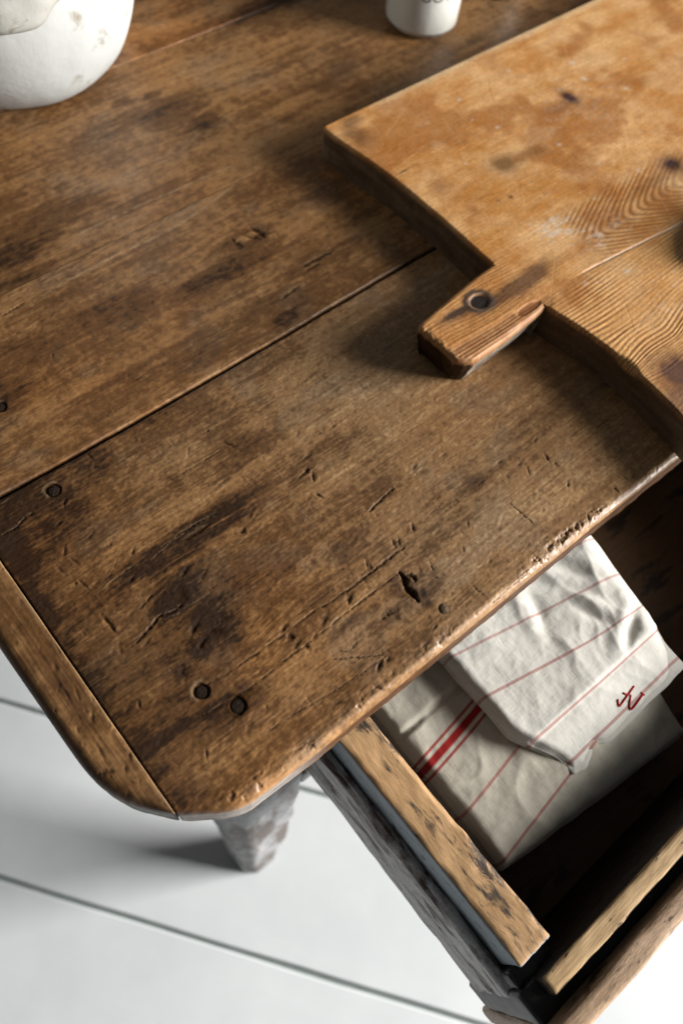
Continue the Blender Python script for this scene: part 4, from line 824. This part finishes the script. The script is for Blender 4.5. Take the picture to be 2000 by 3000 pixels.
        if X.min() < .40:
            ds = np.minimum(X-X[:1], .05); c = mix(c, np.array([.30, .19, .10]), np.exp(-ds/.003)*.5)
            dn = Y-Y[:, :1]; rag = .0016*fbm(X*210, Y*210, 465, 3)*np.exp(-ds/.004); H = H+rag
            cg = np.clip(ridge(X*30, g*300, 466, 2)-.72, 0, 1)*1.4*sst(.445, .425, X); c = mix(c, np.array([.07, .028, .010]), np.clip(cg*1.5, 0, 1)*(1-flat)*.9); H = H-.0010*cg*(1-flat)
    return H, c
xe = np.concatenate([np.cumsum([0, .0001, .0002, .0003, .0004, .0005]), .0015+np.cumsum([.0006]*6), .0051+np.cumsum([.0008]*330), .2691+np.cumsum([.003]*25), .3441+np.cumsum([.006]*36)])
yb_ = ax((-.012, -.010, .0005), (-.010, .05, .003), (.05, .13, .0010), (.13, .275, .00062), (.275, .470, .0011), (.470, .4815, .0006))
Ybd = np.repeat(yb_[None], len(xe), 0); x0 = xleft(yb_); Xbd = x0[None]+xe[:, None]*((1.0-x0)/xe[-1])[None]
cham = .004*np.exp(-((yb_-.1354)/.010)**4)                       # broken bit of the arris
hf, cf = cached(board_fn)
def side_board(x, y, z):
    c = mix(np.array([.10, .062, .032]), np.array([.20, .13, .075]), np.clip(.4+fbm(y*20, z*160, 471, 3), 0, 1)); return c
neck = sst(.2125, .2150, yb_)*sst(.2725, .2700, yb_)
slab('board_body', Xbd, Ybd, BZ, BT, ((.0020+.0006*pn(yb_*40, yb_*0, 475)+cham)[None]*(1-neck)[None], .003, .003, .003), hf, cf, side_board, MAT_BOARD, board, .0006, 8, 13)
# handle: its far end butts into the body just inside the neck
HX0, HX1 = .3385, .4345
xh = np.concatenate([[0], np.cumsum([.0001, .0002, .0003, .0004, .0005])]); xh = np.concatenate([HX0+xh, np.arange(HX0+.0023, HX1-.0016, .0007), HX1-np.array([.0008, .0004, .0002, .0001, 0])])
u = (xh-HX0)/(HX1-HX0)
hy0 = np.interp(u, [0, .015, .06, .11, .17, .5, .85, 1], [.2195, .2165, .2125, .2098, .2088, .2098, .2122, .2136]); hy1 = np.interp(u, [0, .02, .06, .3, .7, 1], [.2570, .2592, .2606, .2640, .2698, .2716])
hy0 = hy0+.0006*pn(xh*90, xh*0, 481); hy1 = hy1+.0006*pn(xh*90, xh*0, 482)
a_ = np.concatenate([[0], np.cumsum([.0001, .0002, .0004, .0006]+[.0007]*5)]); nb = 72
v_ = np.concatenate([a_, np.linspace(a_[-1], .058-a_[-1], nb)[1:-1], .058-a_[::-1]])/.058
Xh = np.repeat(xh[:, None], len(v_), 1); Yh = hy0[:, None]+(hy1-hy0)[:, None]*v_[None]
Xh = Xh-(.0022*v_)[None]*np.clip(1-u*1.6, 0, 1)[:, None]     # slightly slanted end
Xh = Xh+(xleft(Yh)-HX1)*sst(.6, 1.0, u)[:, None]
hfh, cfh = cached(board_fn)
def side_handle(x, y, z):
    c = mix(np.array([.16, .115, .08]), np.array([.36, .30, .23]), np.clip(.45+fbm(x*30, z*200, 485, 3), 0, 1)); d = tone(.15+.2*fbm(y*50, z*50, 486, 3))*.6
    return mix(c, d, (x < HX0+.013)*1.0)
slab('handle', Xh, Yh, BZ, BT, (.0036, 0., .0046, .0040), hfh, cfh, side_handle, MAT_BOARD, board, .0014, 8, 15, .0065)

# ------------------------------------------------------------------ dark loaf at the right, on the board
def loaf():
    n, mm = 96, 64; a = np.linspace(0, 2*math.pi, n, endpoint=False); b = np.linspace(.02, math.pi-.02, mm)
    A, Bq = np.meshgrid(a, b, indexing='ij'); x = np.sin(Bq)*np.cos(A); y = np.sin(Bq)*np.sin(A); z = np.cos(Bq)
    k = 1+.10*(vn3(x*3+5, y*3, z*3, 7)-.5)+.05*(vn3(x*9+5, y*9, z*9, 8)-.5)
    x, y, z = x*k*.072, y*k*.036, z*k*.017; z = np.maximum(z, -.012); 
    V = np.stack([x+.656, y+.156, z+.012+BZ+.0007], -1)
    i, j = np.meshgrid(np.arange(n), np.arange(mm-1), indexing='ij'); Q = np.stack([i*mm+j, i*mm+j+1, ((i+1) % n)*mm+j+1, ((i+1) % n)*mm+j], -1).reshape(-1, 4)
    me = mesh_np('bread_loaf', V.reshape(-1, 3), Q, ngons=[np.arange(n)*mm, (np.arange(n)*mm+mm-1)[::-1]])
    o = link('bread_loaf', me, MAT_CRUST, None, (.656, .156, BZ)); return tag(o, 'dark brown rounded crusty thing cut off by the right edge, resting on the board', 'bread')
loaf()

# ------------------------------------------------------------------ crock and jars at the back of the table
CX, CY = .270, .770
crock = empty('stoneware_crock', (CX, CY, TOP), 'large white stoneware crock with stained lug handle at the back of the table', 'crock')
prof = [(.0005, .0012), (.070, .0012), (.080, .0015), (.090, .006), (.101, .018), (.110, .036), (.1155, .060), (.118, .090), (.118, .130), (.114, .170), (.108, .195), (.104, .205), (.110, .212), (.110, .220), (.102, .224), (.097, .220), (.096, .20), (.105, .16), (.108, .09), (.095, .03), (.0005, .016)]
pp = spline(prof, 6)*np.array([1.1, 1.265])
lathe('pot_body', pp, (CX, CY, TOP), MAT_CROCK, crock, 160, .0022, 22, 3, cap=False)
def lug():
    n, mm = 40, 28; a = np.linspace(0, 2*math.pi, n, endpoint=False); b = np.linspace(.05, math.pi-.05, mm); A, Bq = np.meshgrid(a, b, indexing='ij')
    x = np.sin(Bq)*np.cos(A); y = np.cos(Bq); z = np.sin(Bq)*np.sin(A)
    k = 1+.25*(vn3(x*2+9, y*2, z*2, 3)-.5); L = np.stack([x*k*.036, y*k*.050, z*k*.023], -1)   # x out, y along, z up
    an = math.radians(LUG_A); o = np.array([math.cos(an), math.sin(an), 0]); t = np.array([-math.sin(an), math.cos(an), 0])
    V = np.array([CX, CY, TOP+LUG_Z])+o*.133+L[..., :1]*o+L[..., 1:2]*t+L[..., 2:3]*np.array([0, 0, 1.])
    i, j = np.meshgrid(np.arange(n), np.arange(mm-1), indexing='ij'); Q = np.stack([i*mm+j, i*mm+j+1, ((i+1) % n)*mm+j+1, ((i+1) % n)*mm+j], -1).reshape(-1, 4)
    link('lug_handle', mesh_np('lug_handle', V.reshape(-1, 3), Q, ngons=[np.arange(n)*mm, (np.arange(n)*mm+mm-1)[::-1]]), MAT_LUG, crock)
LUG_A = -111; LUG_Z = .127
lug()
def jar(x, y, r, h, label, text):
    e = empty('stoneware_jar', (x, y, TOP), label, 'jar', 'small cream jars at the back')
    prof = [(.0005, .0012), (r*.78, .0012), (r*.90, .0022), (r*.97, .0065), (r, .013), (r, h*.78), (r*.97, h*.84), (r*.86, h*.88), (r*.86, h*.9), (r*.95, h*.93), (r*.95, h*.985), (r*.88, h), (r*.80, h*.98), (r*.80, h*.85), (r*.9, h*.7), (r*.9, .012), (.0005, .008)]
    lathe('jar_body', spline(prof, 5), (x, y, TOP), MAT_JAR, e, 96, cap=False)
    if text:
        cu = bpy.data.curves.new('lettering', 'FONT'); cu.body = text; cu.size = .0150; cu.align_x = 'CENTER'; cu.space_character = 1.08
        to = bpy.data.objects.new('tmp', cu); COL.objects.link(to); dg = bpy.context.evaluated_depsgraph_get()
        me = bpy.data.meshes.new_from_object(to.evaluated_get(dg)); bpy.data.objects.remove(to)
        bm = bmesh.new(); bm.from_mesh(me); bmesh.ops.subdivide_edges(bm, edges=bm.edges[:], cuts=2, use_grid_fill=True)
        a0 = math.radians(JAR_A)
        for v in bm.verts:
            a = a0+v.co.x/r; z_ = v.co.y+JAR_TZ; v.co = Vector((x+(r+.0003)*math.cos(a), y+(r+.0003)*math.sin(a), TOP+z_))
        bm.to_mesh(me); bm.free(); link('lettering', me, MAT_INK, e)
    return e
JAR_A = -112; JAR_TZ = .040
jar(.650, .592, .0385, .105, 'small cream stoneware jar with dark lettering behind the bread board', 'GOW')
jar(.768, .592, .030, .080, 'cream stoneware jar of which only the base shows at the top edge', None)

# red monogram stitched on the white towel: raised strokes following the cloth
for st in ([(.3012, -.0396), (.2993, -.0440), (.3057, -.0432), (.3112, -.0424), (.3201, -.0410)], [(.3080, -.0392), (.3092, -.0408), (.3109, -.0428)],
           [(.3129, -.0437), (.3089, -.0471), (.3068, -.0499), (.3071, -.0521), (.3142, -.0513), (.3231, -.0499)], [(.3225, -.0480), (.3231, -.0495), (.3239, -.0512)]):
    q = spline(np.asarray(st), 6); z_ = ZU+up_z(q[:, 0], q[:, 1])+.0004
    tube('embroidered_stroke', np.stack([q[:, 0], q[:, 1], z_], -1), .00085, MAT_THREAD, up_towel, 8, .7)
